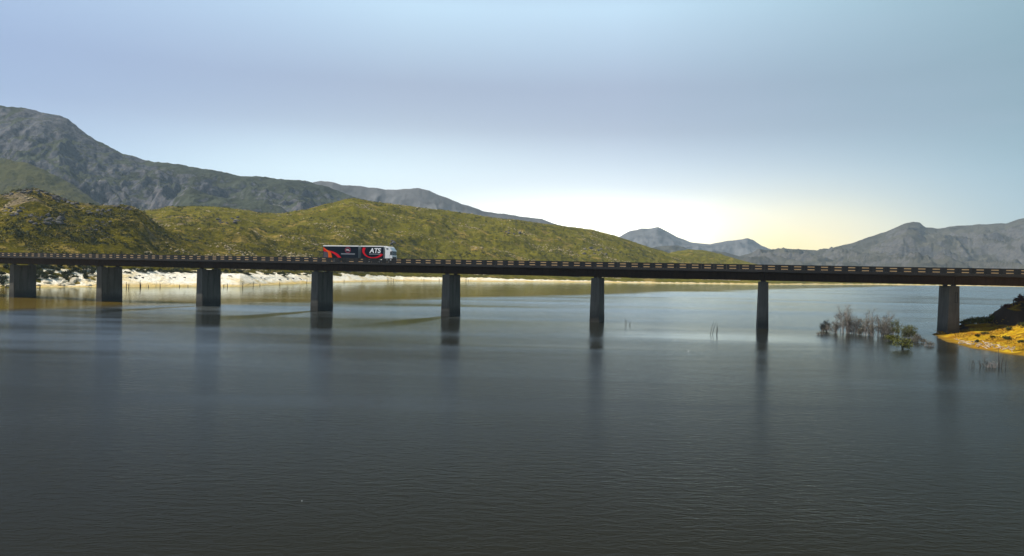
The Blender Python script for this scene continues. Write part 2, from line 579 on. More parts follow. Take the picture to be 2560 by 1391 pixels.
M['glass'] = simple('dark_glass', (.02, .028, .04), .08, .1, 1)
M['black'] = simple('black_plastic', (.02, .02, .02), .6, .15, 2)
M['lamp'] = simple('headlamp_lens', (.7, .72, .74), .15, .05, 2)
M['bark'] = simple('grey_dead_bark', (.20, .178, .165), .9, .35, 3)
M['bark2'] = simple('dark_wet_bark', (.045, .04, .034), .9, .3, 3)
M['drift'] = simple('bleached_driftwood', (.42, .34, .26), .85, .35, 3)
M['leaf_dead'] = mat('sparse_grey_leaf', b_leaf((.085, .078, .065), (.16, .145, .11)))
M['leaf_green'] = mat('olive_leaf', b_leaf((.052, .060, .010), (.13, .13, .022)))
M['leaf_dark'] = mat('dark_scrub_leaf', b_leaf((.022, .030, .007), (.055, .062, .012)))
M['leaf_dry'] = mat('dry_grass_leaf', b_leaf((.17, .13, .025), (.34, .26, .07)))
M['leaf_straw'] = mat('ochre_straw_leaf', b_leaf((.20, .11, .010), (.40, .25, .018)))
M['leaf_red'] = mat('dull_red_leaf', b_leaf((.05, .018, .016), (.10, .035, .03)))
M['gold_rock'] = simple('lichen_stone', (.34, .27, .15), .95, .4, .3)
M['rock'] = simple('grey_rock', (.085, .078, .078), .95, .45, .5, bump=.5)

# ------------------------------------------------------------------ ground, water, haze
HALF = 6200.0


def sheet(name, half, zz, m):
    v = [(-half, -half, zz), (half, -half, zz), (half, half, zz), (-half, half, zz)]
    o = link(name, mesh_np(name, v, [(0, 1, 2, 3)], m))
    return tag(o, kind='structure')


sheet('ground', HALF, -6.0, M['bed'])
sheet('lake_water', HALF - 20, 0.0, M['water'])
HAZE = 6.6e-5
hz = MB()
hz.box(-HALF - 150, HALF + 150, -HALF - 150, HALF + 150, -7.0, 720.0)


def b_haze(gg, bs, out):
    gg.t.nodes.remove(bs)
    v = gg.n('ShaderNodeVolumePrincipled')
    v.inputs['Color'].default_value = (.60, .79, 1.0, 1)
    v.inputs['Density'].default_value = HAZE
    gg.t.links.new(v.outputs[0], out.inputs['Volume'])


mh = mat('haze_air', b_haze)
tag(link('haze', hz.mesh('haze', mh)), kind='stuff')


# ------------------------------------------------------------------ terrain
def grid(us, Zs, hfun, name, m, attrf=None):
    U, ZZ = np.meshgrid(us, Zs)
    H = hfun(U, ZZ)
    X = (U - CX) / F * ZZ
    v = np.stack([X, ZZ, H], -1).reshape(-1, 3)
    nu, nz = len(us), len(Zs)
    i = np.arange(nz - 1)[:, None] * nu + np.arange(nu - 1)[None, :]
    f = np.stack([i, i + 1, i + 1 + nu, i + nu], -1).reshape(-1, 4)
    at = attrf(U, ZZ, H) if attrf else None
    o = link(name, mesh_np(name, v, f, m, True, at))
    return tag(o, kind='structure')


shoreZ = cv([(-1500, 225), (-900, 235), (-300, 268), (0, 311), (150, 332), (320, 352), (600, 392), (800, 515), (1000, 640), (1280, 713), (1500, 772), (1910, 870),
             (2200, 1127), (2560, 1240), (3400, 1300)])
a1_y = cv([(-1500, 560), (-900, 525), (-300, 505), (0, 490), (30, 479), (60, 474), (85, 471), (130, 488), (195, 508), (240, 512), (300, 513), (330, 518), (360, 535), (400, 568),
           (440, 592), (520, 625), (600, 655), (700, 690), (800, 720), (3400, 740)])
a1_Z = cv([(-1500, 400), (0, 500), (300, 500), (600, 520), (3400, 700)])
a2_y = cv([(-1500, 520), (-900, 520), (0, 532), (300, 531), (380, 527), (420, 519), (480, 517), (560, 521), (640, 532), (700, 535), (760, 525), (820, 510), (880, 496), (940, 505),
           (1000, 515), (1100, 525), (1200, 540), (1300, 552), (1400, 565), (1480, 575), (1540, 592), (1600, 612), (1650, 628), (1700, 641), (1760, 656), (1850, 668),
           (1950, 681), (2100, 690.5), (2300, 694), (3400, 714)])
a2_Z = cv([(-1500, 850), (0, 880), (900, 960), (1300, 1080), (1700, 1270), (2100, 1420), (3400, 1500)])
a3_y = cv([(1560, 690), (1600, 665), (1640, 641), (1680, 631), (1720, 624), (1760, 627), (1800, 636), (1850, 651), (1890, 661), (1950, 676), (2050, 692), (3400, 715)])
sandz = cv([(-1500, 10), (0, 10), (250, 9.0), (400, 7.6), (600, 6.6), (800, 5.2), (1000, 3.8), (1280, 2.5), (1500, 1.5), (1910, .9), (3400, .8)])


def hA(U, Z):
    X = (U - CX) / F * Z
    zs = shoreZ(U)
    n_big = fbm(X / 150, Z / 150, 4, 3)
    n_mid = fbm(X / 42, Z / 42, 4, 21)
    n_fine = fbm(X / 9, Z / 9, 4, 31)
    rid = ridged(X / 130 + .3 * n_big, Z / 130, 4, 51)
    out = None
    for yf, Zr, p in ((a1_y, a1_Z(U), 0.75), (a2_y, a2_Z(U), 0.62), (a3_y, 1560.0 + 0 * U, 0.8)):
        y = yf(U)
        zr = zof(U, y, Zr)
        t = (Z - zs) / np.maximum(Zr - zs, 60)
        tc_ = np.clip(t, 0, 1)
        s = p * tc_ + (1 - p) * sst(tc_)
        h = zr * s
        w = 240.0 if p == 0.75 else 330.0
        back = np.clip((Z - Zr) / w, 0, 1)
        h = np.where(t > 1, zr - (zr * 0.75) * sst(back), h)
        k = 4 * tc_ * (1 - tc_) * np.clip(np.abs(zr) / 45, 0, 1)
        h = h + np.where(t > 1, 0, 1) * k * (7.0 * rid + 3.2 * n_mid)
        out = h if out is None else np.logaddexp(out / 2.5, h / 2.5) * 2.5
    land = np.clip((Z - zs) / 80, 0, 1)
    out = out + land * np.clip(out / 30, 0.15, 1) * (0.75 * n_fine + 0.8 * n_mid)
    out = out - (1 - np.clip((Z - zs) / 25, 0, 1)) * np.clip(out, 0, 3)
    return np.where(Z < zs, np.maximum(-(zs - Z) * .06, -4.5), out + 0.02)


def attA(U, Z, H):
    X = (U - CX) / F * Z
    nm = fbm(X / 22, Z / 22, 4, 77)
    nb = fbm(X / 90, Z / 60, 4, 99)
    sand = np.clip(0.5 + (sandz(U) * (1 + .35 * nm) - H) / (0.28 * sandz(U)), 0, 1) * (Z < shoreZ(U) + 260)
    patch = np.clip(.75 + 1.6 * fbm(X / 11, Z / 11, 4, 13), 0, 1)
    left = np.clip((300 - U) / 120, 0, 1)
    sand = np.clip(sand * (1 - left) + left * patch * np.clip((9.0 - H) / 3, 0, 1), 0, 1)
    wet = np.clip((1.5 + .5 * nm - H) / 0.9, 0, 1)
    crest = np.clip(1 - np.abs(H - zof(U, a1_y(U), a1_Z(U))) / 9.0, 0, 1) * (U < 330)
    rock = np.clip(.9 * nb + .5 * nm - .22, 0, 1) * np.clip(H / 14, 0, 1) * (0.35 + .65 * (U < 480)) + crest * (0.35 + .6 * nm)
    dry = np.clip(.35 * nb + .6 * fbm(X / 26, Z / 9 + X / 60, 5, 5, .62) + .06, 0, 1) + .35 * np.clip(nm, 0, 1)
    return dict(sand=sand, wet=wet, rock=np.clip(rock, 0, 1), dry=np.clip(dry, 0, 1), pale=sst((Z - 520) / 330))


us = np.concatenate([np.linspace(-1400, -60, 180), np.linspace(-56, 1900, 1300), np.linspace(1906, 3300, 260)])
tz = np.linspace(0, 1, 400)
Zs = 200 * (1900 / 200) ** tz
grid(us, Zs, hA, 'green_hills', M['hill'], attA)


def ridge_field(U, Z, yf, Zr, Zf, w, noise, pw=0.6):
    zr = zof(U, yf(U), Zr)
    t = np.clip((Z - Zf) / (Zr - Zf), 0, 1)
    s = pw * t + (1 - pw) * t * t
    h = np.where(Z > Zr, zr - zr * .9 * sst((Z - Zr) / w), zr * s)
    k = np.where(Z > Zr, 0, 4 * t * (1 - t)) * np.clip(zr / 120, 0, 1.2)
    return h + k * noise


# big mountain at the left with a lower spur in front of it
b_y = cv([(-1500, 330), (-900, 262), (-400, 255), (-150, 262), (0, 265), (60, 272), (145, 289), (165, 300), (190, 320), (240, 352), (300, 383), (360, 400), (440, 412), (520, 425), (600, 440),
          (680, 446), (740, 450), (800, 463), (850, 480), (900, 500), (960, 530), (1050, 570), (1200, 620), (1500, 690)])
b_Z = cv([(-1500, 2050), (0, 2050), (500, 2150), (900, 2300), (1500, 2400)])
sp_y = cv([(-1500, 400), (-600, 375), (-200, 385), (0, 397), (60, 406), (110, 424), (160, 452), (210, 484), (250, 512), (300, 560), (360, 630), (450, 700), (1500, 720)])
bk_y = cv([(-1500, 640), (300, 640), (380, 560), (430, 500), (470, 470), (540, 490), (620, 500), (700, 520), (760, 560), (850, 640), (1500, 700)])


def hB(U, Z):
    X = (U - CX) / F * Z
    wx, wy = fbm(X / 300, Z / 300, 3, 8), fbm(X / 300, Z / 300, 3, 9)
    r1 = ridged(X / 330 + .5 * wx, Z / 520 + .5 * wy, 6, 5)
    f1 = fbm(X / 60, Z / 60, 5, 17)
    a = ridge_field(U, Z, b_y, b_Z(U), 1230.0, 700, 62 * (r1 - .35) + 14 * f1, .45)
    b = ridge_field(U, Z, sp_y, 1480.0, 1080.0, 330, 14 * (r1 - .3) + 4 * f1, .8)
    c = ridge_field(U, Z, bk_y, 1700.0, 1150.0, 260, 30 * (r1 - .3) + 8 * f1, .7)
    h = np.maximum(np.maximum(a, b), c)
    return h + np.clip(h / 100, 0, 1) * (3.5 * f1 + 1.2 * fbm(X / 14, Z / 14, 3, 18))


def attB(U, Z, H):
    X = (U - CX) / F * Z
    gy, gx = np.gradient(H)
    dx = np.gradient(X, axis=1)
    dz = np.gradient(Z, axis=0)
    sl = np.hypot(gx / np.maximum(dx, .1), gy / np.maximum(dz, .1))
    r = np.clip((sl - .55) / .8, 0, 1) + .45 * fbm(X / 120, H / 40, 4, 41) + np.clip((H - 260) / 300, 0, .5)
    lush = np.zeros_like(H)
    if U.min() < -1000:
        lush = sst((1560 - Z) / 120) * sst((360 - U) / 120)
    return dict(rock=np.clip(r, 0, 1), lush=lush)


grid(np.linspace(-1400, 1500, 1000), np.linspace(1060, 2900, 330), hB, 'left_mountain', M['mount'], attB)

c_y = cv([(600, 640), (700, 520), (740, 470), (780, 455), (800, 452), (830, 457), (850, 463), (900, 465), (930, 470), (960, 475), (1000, 473), (1045, 471), (1070, 478), (1100, 490), (1150, 510),
          (1200, 526), (1240, 534), (1280, 538), (1350, 548), (1385, 559), (1450, 582), (1550, 625), (1700, 680), (1900, 700)])


def gen(yf, Zr, Zf, w, a1, a2, sx, seed, pw=.6):
    def h(U, Z):
        X = (U - CX) / F * Z
        wx, wy = fbm(X / (sx * 1.2), Z / (sx * 1.2), 3, seed), fbm(X / (sx * 1.2), Z / (sx * 1.2), 3, seed + 1)
        r1 = ridged(X / sx + .35 * wx, Z / (sx * 3.2) + .35 * wy, 6, seed + 2)
        f1 = fbm(X / 70, Z / 70, 5, seed + 3)
        o = ridge_field(U, Z, yf, Zr, Zf, w, a1 * (r1 - .35) + a2 * f1, pw)
        return o + np.clip(o / 80, 0, 1) * 3.0 * f1
    return h


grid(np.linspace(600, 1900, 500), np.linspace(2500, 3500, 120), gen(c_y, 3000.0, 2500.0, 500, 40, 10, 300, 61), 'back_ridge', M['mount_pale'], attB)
d2_y = cv([(1450, 690), (1540, 640), (1590, 622), (1620, 620), (1650, 616), (1690, 613), (1710, 620), (1740, 634), (1780, 628), (1810, 632), (1860, 645), (1950, 660), (2100, 690)])
grid(np.linspace(1450, 2100, 260), np.linspace(3000, 3800, 90), gen(d2_y, 3400.0, 3000.0, 350, 20, 6, 200, 71), 'middle_hill', M['mount_far'], attB)
d_y = cv([(1350, 680), (1450, 640), (1540, 596), (1570, 579), (1600, 572), (1620, 571), (1642, 567), (1665, 578), (1690, 592), (1730, 607), (1770, 611), (1800, 605), (1830, 601), (1866, 595),
          (1880, 600), (1900, 614), (1925, 624), (2000, 640), (2200, 680)])
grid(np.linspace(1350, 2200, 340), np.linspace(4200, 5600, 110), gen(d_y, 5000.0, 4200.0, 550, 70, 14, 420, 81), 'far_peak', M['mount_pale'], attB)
e_y = cv([(1700, 690), (1800, 660), (1850, 640), (1900, 626), (1960, 622), (2040, 627), (2075, 621), (2100, 615), (2130, 607), (2180, 590), (2215, 578), (2245, 566), (2265, 557), (2280, 555), (2295, 557),
          (2310, 568), (2340, 572), (2370, 567), (2400, 565), (2440, 562), (2480, 559), (2510, 559), (2530, 553), (2560, 545), (2650, 520), (2800, 500), (3000, 520), (3400, 600)])


def hE(U, Z):
    h = gen(e_y, 3500.0, 2000.0, 700, 80, 7, 330, 91, .45)(U, Z)
    return h


grid(np.linspace(1700, 3400, 760), np.linspace(1950, 4300, 260), hE, 'right_mountain', M['mount_far'], attB)

# ------------------------------------------------------------------ right bank under the bridge
bank_xs = cv([(40, 112), (70, 102), (95, 90), (105, 84), (110, 81), (116, 78.6), (121, 77.2), (126, 77.3), (131, 78.3), (140, 80.2), (147, 82.6), (152, 86.3), (157, 88.0), (162, 91.5), (170, 99), (190, 117), (240, 140)])


def hBank(X, Y):
    d = X - bank_xs(Y) + 1.1 * fbm(X / 6, Y / 6, 3, 3)
    h = np.where(d < 10, .10 * d, 1.0 + .30 * (d - 10)) * (1 + .25 * sst((135 - Y) / 20)) + 1.6 * sst((Y - 148.5) / 8.5) * np.clip(d / 6, 0, 1) + .16 * fbm(X / 5, Y / 5, 4, 7) * np.clip(d / 4, 0, 1)
    bluff = 2.3 * sst((X - 99.5 - .8 * pn(Y / 3, X / 5, 4)) / 2.2) * sst((Y - 149.5 - .8 * pn(X / 3, Y / 9, 8)) / 2.6)
    h = h + bluff
    h = np.where(Y > 156.5, h - (Y - 156.5) * .55, h)
    top = 12.3 * sst((X - 128) / 62) * sst((182 - Y) / 25)
    h = np.maximum(np.minimum(h, 7.6 + .3 * fbm(X / 7, Y / 7, 3, 5)), np.where((d > 0) & (top > .05), top, -9))
    return np.where(d < 0, np.maximum(d * .35, -4.5), h)


def bank():
    xs = np.concatenate([np.linspace(66, 124, 330), np.linspace(125, 270, 80)])
    ys = np.linspace(42, 235, 420)
    X, Y = np.meshgrid(xs, ys)
    H = hBank(X, Y)
    gy, gx = np.gradient(H)
    sl = np.hypot(gx / np.gradient(X, axis=1), gy / np.gradient(Y, axis=0))
    nx = len(xs)
    i = np.arange(len(ys) - 1)[:, None] * nx + np.arange(nx - 1)[None, :]
    f = np.stack([i, i + 1, i + 1 + nx, i + nx], -1).reshape(-1, 4)
    at = dict(scarp_shade=np.clip((sl - .27) / .25, 0, 1) * sst((Y - 145) / 4), wet=np.clip((.22 - H) / .2, 0, 1))  # first mask: steep ground under the deck, where shade is painted in
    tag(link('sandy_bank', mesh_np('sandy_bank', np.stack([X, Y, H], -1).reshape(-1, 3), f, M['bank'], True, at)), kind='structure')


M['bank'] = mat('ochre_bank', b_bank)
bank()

# ------------------------------------------------------------------ bridge
BX, BY, BDX, BDY, BCV = -32.87736821, 190.04144077, 34.73155866, -11.34622393, 0.340342
SPAN = math.hypot(BDX, BDY)


def bpt(t, n=0.0, zz=0.0):
    """point on the bridge: t spans from its middle, n metres away from the near ends of the piers"""
    k = BCV / 37
    x = BX + BDX * t - k * BDY * (t * t - 5)
    y = BY + BDY * t + k * BDX * (t * t - 5)
    tx, ty = BDX - k * BDY * 2 * t, BDY + k * BDX * 2 * t
    l = math.hypot(tx, ty)
    return Vector((x - ty / l * n, y + tx / l * n, zz))


def bang(t):
    k = BCV / 37
    return math.atan2(BDY + k * BDX * 2 * t, BDX - k * BDY * 2 * t)


ZT, ZROAD, ZSLAB, ZSOF = 13.80, 12.66, 12.22, 10.36
bridge = bpy.data.objects.new('road_bridge', None)
COL.objects.link(bridge)
bridge.location = bpt(0, 3, 0)
tag(bridge, 'long dark concrete road bridge on tall piers crossing the lake', 'bridge')
binv = Matrix.Translation(bridge.location).inverted()


def bpart(name, me, t, n=0.0, zz=0.0, parent=None, rot=True):
    o = bpy.data.objects.new(name, me)
    COL.objects.link(o)
    p = bpt(t, n, zz)
    if parent is None:
        o.parent = bridge
        o.location = p - bridge.location
        o.rotation_euler = (0, 0, bang(t) if rot else 0)
    else:
        o.parent = parent
    return o


# pier: five cast lifts with thin recessed joints, battered in thickness
pm = MB()
HT = 9.95
lifts = [-4.0, 1.9, 3.9, 5.9, 7.9, HT]
def half(zz): return 0.90 + (HT - zz) * 0.022
for a, b in zip(lifts[:-1], lifts[1:]):
    za, zb = a + .04, b - .04
    if a < 0: za = a
    if b == HT: zb = b
    ha, hb = half(za), half(zb)
    pm.add([(-ha, 0, za), (ha, 0, za), (ha, 7.2, za), (-ha, 7.2, za), (-hb, .0, zb), (hb, .0, zb), (hb, 7.2, zb), (-hb, 7.2, zb)],
           [(3, 2, 1, 0), (4, 5, 6, 7), (0, 1, 5, 4), (1, 2, 6, 5), (2, 3, 7, 6), (3, 0, 4, 7)])
    if b != HT:
        hj = half(b) - .06
        pm.box(-hj, hj, .05, 7.15, b - .045, b + .045)
# raised shoulders at both ends of the pier head, dip between them
for y0, y1 in ((0.0, 1.55), (5.65, 7.2)):
    pm.box(-half(HT), half(HT), y0, y1, HT, HT + .16)
pier_me = pm.mesh('pier', M['pier'])
bear = MB()
bear.box(-.36, .36, -.42, .42, 0, .25)
bear.box(-.42, .42, -.48, .48, .10, .14)
bear_me = bear.mesh('bearing', M['bearing'])
pl = MB()
pl.box(-.30, .30, -.03, .0, 0, 1.5)
hatch_me = None
for i in range(-1, 11):
    t = i - 3.5
    if i < 10:
        o = bpart('pier', pier_me, t)
        for y in (.85, 6.35):
            q = link('bearing', bear_me, o, (0, y, HT + .16))
# inspection niche frame on the last pier by the bank
fr = MB()
for x0, x1, z0, z1 in ((.10, .62, 8.75, 8.82), (.10, .62, 6.75, 6.82), (.55, .62, 6.82, 8.75), (.10, .17, 6.82, 8.75)):
    fr.box(x0, x1, -.05, .0, z0, z1)
last = [c for c in bridge.children if c.name.startswith('pier')][8]
link('niche_frame', fr.mesh('niche_frame', M['parapet']), last)

# spans follow the slight curve in plan
NP = 14
TS = list(range(-2, 11))


def sweep(t0, t1, prof, k=6, gap=.02):
    """closed profile of (n, z) swept along the bridge from t0 to t1"""
    m = MB()
    n = len(prof)
    dt = gap / SPAN
    ts = [t0 + dt + (t1 - t0 - 2 * dt) * j / k for j in range(k + 1)]
    vs = [bpt(tt, a, b) - bridge.location for tt in ts for a, b in prof]
    fs = [tuple(range(n)), tuple(reversed([k * n + q for q in range(n)]))]
    for j in range(k):
        fs += [(j * n + q, j * n + (q + 1) % n, (j + 1) * n + (q + 1) % n, (j + 1) * n + q) for q in range(n)]
    m.add(vs, fs)
    return m


for i in TS[:-1]:
    t0, t1 = i - 3.5, i - 2.5
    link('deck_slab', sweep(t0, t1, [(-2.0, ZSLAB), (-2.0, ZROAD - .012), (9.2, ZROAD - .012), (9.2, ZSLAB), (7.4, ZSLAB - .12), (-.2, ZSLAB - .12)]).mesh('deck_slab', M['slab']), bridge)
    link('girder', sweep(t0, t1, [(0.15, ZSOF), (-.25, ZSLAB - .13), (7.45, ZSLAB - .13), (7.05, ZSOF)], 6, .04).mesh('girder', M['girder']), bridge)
    link('carriageway', sweep(t0, t1, [(-1.5, ZROAD - .01), (-1.5, ZROAD), (8.65, ZROAD), (8.65, ZROAD - .01)]).mesh('carriageway', M['asphalt']), bridge)
    link('edge_line', sweep(t0, t1, [(-.9, ZROAD + .004), (-.9, ZROAD + .008), (-.78, ZROAD + .008), (-.78, ZROAD + .004)]).mesh('edge_line', M['paint']), bridge)
    link('far_barrier', sweep(t0, t1, [(8.50, ZROAD - .008), (8.82, ZT - .06), (9.18, ZT - .06), (9.18, ZROAD - .008)], 6, .012).mesh('far_barrier', M['barrier']), bridge)
# near parapet: precast panels, each a solid block and an opening crossed by one middle rail
PL = SPAN / NP
pa = MB()
w = .26
pa.box(-PL / 2 + .008, -.69, 0, w, 0, ZT - ZROAD)
pa.box(.69, PL / 2 - .008, 0, w, 0, ZT - ZROAD)
hT = ZT - ZROAD
for z0, z1 in ((0, hT - 1.01), (hT - .83, hT - .45), (hT - .27, hT)):
    pa.box(-.69, .69, .003, w - .003, z0, z1 - (.003 if z1 == hT else 0))
pa_me = pa.mesh('parapet_panel', M['parapet'])
for i in TS[:-1]:
    for k in range(NP):
        t = i - 3.5 + (k + .5) / NP
        bpart('parapet_panel', pa_me, t, -2.0, ZROAD)

# ------------------------------------------------------------------ truck
TT0 = -18.33 / SPAN
truck = bpy.data.objects.new('articulated_truck', None)
COL.objects.link(truck)
tmid = (-18.33 + 10) / SPAN
pc = bpt(tmid, 5.15, ZROAD)
truck.rotation_euler = (0, 0, bang(tmid))
truck.location = pc
tag(truck, 'white cab truck pulling two dark navy trailers with red and orange swooshes over the bridge', 'truck')
OX = -10.0                                      # local x of the rear end


def tpart(name, me, parent=None): return link(name, me, parent or truck)


YS = -1.25


def poly(name, pts, m, parent, y, thick=.012):
    b = MB()
    b.prism([(p[0] + OX, p[1]) for p in pts], y - thick, y)
    return tpart(name, b.mesh(name, m), parent)


def wheel(x, side, parent):
    b = MB()
    y = side * 1.05
    b.cyl((x + OX, y, .52), .52, .36, 'y', 24)
    b.cyl((x + OX, y + side * .185, .52), .29, .03, 'y', 18, 1)
    b.cyl((x + OX, y + side * .21, .52), .11, .06, 'y', 10, 1)
    return tpart('wheel', b.mesh('wheel', [M['rubber'], M['steel']]), parent)


def trailer(x0, x1, axles):
    b = MB()
    b.box(x0 + OX, x1 + OX, YS, 1.25, 1.12, 4.10)
    tr = tpart('trailer', b.mesh('trailer', M['navy'], .02))
    b = MB()
    b.box(x0 + OX - .02, x1 + OX + .02, YS - .025, 1.275, 4.10, 4.36)
    tpart('roof', b.mesh('roof', M['white'], .03), tr)
    b = MB()
    b.box(x1 + OX, x1 + OX + .04, YS + .02, 1.23, 1.12, 4.09)
    tpart('headboard', b.mesh('headboard', M['grey'], .01), tr)
    b = MB()
    for y in (-.5, .42): b.box(x0 + .3 + OX, x1 - .2 + OX, y, y + .08, .78, 1.12)
    b.box(x0 + OX + .05, x0 + OX + .2, -1.15, 1.15, .55, .75)
    tpart('chassis', b.mesh('chassis', M['black']), tr)
    b = MB()
    b.box(x0 + .1 + OX, x1 - .1 + OX, YS + .02, YS + .06, .98, 1.12)
    tpart('side_rail', b.mesh('side_rail', M['steel']), tr)
    for x in axles:
        for s in (-1, 1): wheel(x, s, tr)
        b = MB()
        b.box(x - .62 + OX, x + .62 + OX, YS + .02, YS + .40, 1.06, 1.10)
        tpart('mudguard', b.mesh('mudguard', M['steel']), tr)
    return tr


def text(body, x0, x1, z0, z1, m, parent, shear=0.0, bold=0.0, name='lettering'):
    c = bpy.data.curves.new('lettering', 'FONT')
    c.body = body
    c.shear = shear
    c.offset = bold
    c.extrude = 0.004
    tmp = bpy.data.objects.new('lettering', c)
    COL.objects.link(tmp)
    dg = bpy.context.evaluated_depsgraph_get()
    dg.update()
    me = bpy.data.meshes.new_from_object(tmp.evaluated_get(dg))
    bpy.data.objects.remove(tmp)
    co = np.empty(len(me.vertices) * 3, np.float32)
    me.vertices.foreach_get('co', co)
    co = co.reshape(-1, 3)
    lo, hi = co.min(0), co.max(0)
    x = (co[:, 0] - lo[0]) / (hi[0] - lo[0]) * (x1 - x0) + x0 + OX
    zz = (co[:, 1] - lo[1]) / (hi[1] - lo[1]) * (z1 - z0) + z0
    yy = YS - .022 - (co[:, 2] - lo[2])
    me.vertices.foreach_set('co', np.stack([x, yy, zz], -1).astype(np.float32).ravel())
    me.materials.clear()
    me.materials.append(m)
    me.update()
    return tpart(name, me, parent)


# rear trailer
R0, R1 = 0.0, 10.40
rear = trailer(R0, R1, (3.3, 4.7))


def uv(u, v): return (R0 + u * (R1 - R0), 4.06 - v * 2.9)


def spline(pts, n=6):
    out = []
    for i in range(len(pts) - 1):
        p0, p1, p2, p3 = (np.array(pts[max(0, min(len(pts) - 1, j))]) for j in (i - 1, i, i + 1, i + 2))
        for k in range(n):
            s = k / n
            out.append(tuple(.5 * (2 * p1 + (p2 - p0) * s + (2 * p0 - 5 * p1 + 4 * p2 - p3) * s * s + (3 * p1 - p0 - 3 * p2 + p3) * s ** 3)))
    out.append(tuple(pts[-1]))
    return out


def band(name, top, bot, m, parent, y):
    """a curved printed band between two edge curves"""
    a, b = spline(top), spline(bot)
    v = [(p[0] + OX, y, p[1]) for p in a] + [(p[0] + OX, y, p[1]) for p in b]
    n = len(a)
    f = [(i, i + 1, n + i + 1, n + i) for i in range(n - 1)]
    mb = MB()
    v2 = [(p[0], p[1] - .008, p[2]) for p in v]
    edge = [(i, i + 1, 2 * n + i + 1, 2 * n + i) for i in range(n - 1)]
    mb.add(v + v2, f + [tuple(j + 2 * n for j in q) for q in f])
    return tpart(name, mb.mesh(name, m), parent)


band('dark_swoosh', [uv(.012, .46), uv(.07, .46), uv(.14, .60), uv(.17, .98)], [uv(.012, .98), uv(.05, .98), uv(.10, .98), uv(.14, .98)], M['print_dark'], rear, YS - .001)
band('red_swoosh', [uv(.008, .05), uv(.06, .17), uv(.13, .33), uv(.27, .43), uv(.41, .63), uv(.525, .985)],
     [uv(.008, .40), uv(.05, .46), uv(.13, .50), uv(.25, .56), uv(.35, .74), uv(.43, .985)], M['red'], rear, YS - .010)
band('orange_swoosh', [uv(.008, .07), uv(.07, .22), uv(.16, .38), uv(.225, .55), uv(.265, .985)],
     [uv(.008, .14), uv(.055, .28), uv(.11, .42), uv(.145, .62), uv(.155, .985)], M['orange'], rear, YS - .020)
ring = MB()
N = 40
cxr, czr = R0 + .705 * (R1 - R0), 4.06 - .30 * 2.9
for (ro, ri) in ((.78, .52),):
    vs = []
    for k in range(N):
        a = 2 * math.pi * k / N
        vs += [(cxr + OX + ro * 1.12 * math.cos(a), YS - .009, czr + ro * math.sin(a)), (cxr + OX + ri * 1.12 * math.cos(a), YS - .009, czr + ri * math.sin(a))]
    ring.add(vs, [(2 * k, 2 * k + 1, 2 * ((k + 1) % N) + 1, 2 * ((k + 1) % N)) for k in range(N)])
tpart('emblem_ring', ring.mesh('emblem_ring', M['maroon']), rear)
text('ITL', cxr - .50, cxr + .58, czr - .20, czr + .24, M['print_white'], rear, 0.0, .02)
poly('slogan_bar', [uv(.515, .685), uv(.905, .685), uv(.905, .60), uv(.515, .60)], M['print_grey'], rear, YS)
# front trailer
F0, F1 = 11.21, 17.68
front = trailer(F0, F1, (12.3, 13.6))


def uw(u, v): return (F0 + u * (F1 - F0), 4.06 - v * 2.9)


arc_o, arc_i = [], []
for k in range(13):
    s = k / 12
    a = math.radians(158 + s * (330 - 158))
    th = .62 * (1 - 2.4 * s * (1 - s)) + .10
    cxa, cza, rx, rz = .55, .30, .50, .70
    if k == 0: th = .66
    arc_o.append(uw(cxa + rx * math.cos(a), min(.985, max(.01, cza - rz * math.sin(a)))))
    arc_i.append(uw(cxa + (rx - th * .20) * math.cos(a), min(.975, max(.01, cza - (rz - th * .24) * math.sin(a)))))
band('red_arc', arc_o, arc_i, M['red'], front, YS - .001)
text('ATS', *(uw(.37, 0)[0], uw(.885, 0)[0]), uw(0, .53)[1], uw(0, .09)[1], M['print_white'], front, .18, .03)
poly('slogan_bar', [uw(.36, .655), uw(.86, .655), uw(.86, .60), uw(.36, .60)], M['print_grey'], front, YS - .001)
# cab
CBX = 18.12
cab_prof = [(0, .72), (.62, .72), (.62, 1.05), (.74, 1.22), (1.30, 1.22), (1.42, 1.05), (1.42, .45), (1.98, .45), (2.03, 1.55), (1.98, 2.0), (1.86, 3.30), (1.66, 3.52),
            (1.30, 3.98), (1.02, 4.20), (.32, 4.24), (.06, 3.95), (0, 3.4)]
b = MB()
b.prism([(CBX + x + OX, zz) for x, zz in cab_prof], YS, 1.25)
cab = tpart('cab', b.mesh('cab', M['white'], .035))


def cabpoly(name, pts, m, y=YS - .001, th=.02):
    b = MB()
    b.prism([(CBX + x + OX, zz) for x, zz in pts], y - th, y)
    return tpart(name, b.mesh(name, m), cab)


def slant(name, x_z, y0, y1, m, th=.02):
    """a panel on the cab's sloping front between two (x, z) points"""
    (xa, za), (xb, zb) = x_z
    b = MB()
    b.prism([(CBX + xa + OX, za), (CBX + xa + th + OX, za), (CBX + xb + th + OX, zb), (CBX + xb + OX, zb)], y0, y1)
    return tpart(name, b.mesh(name, m), cab)


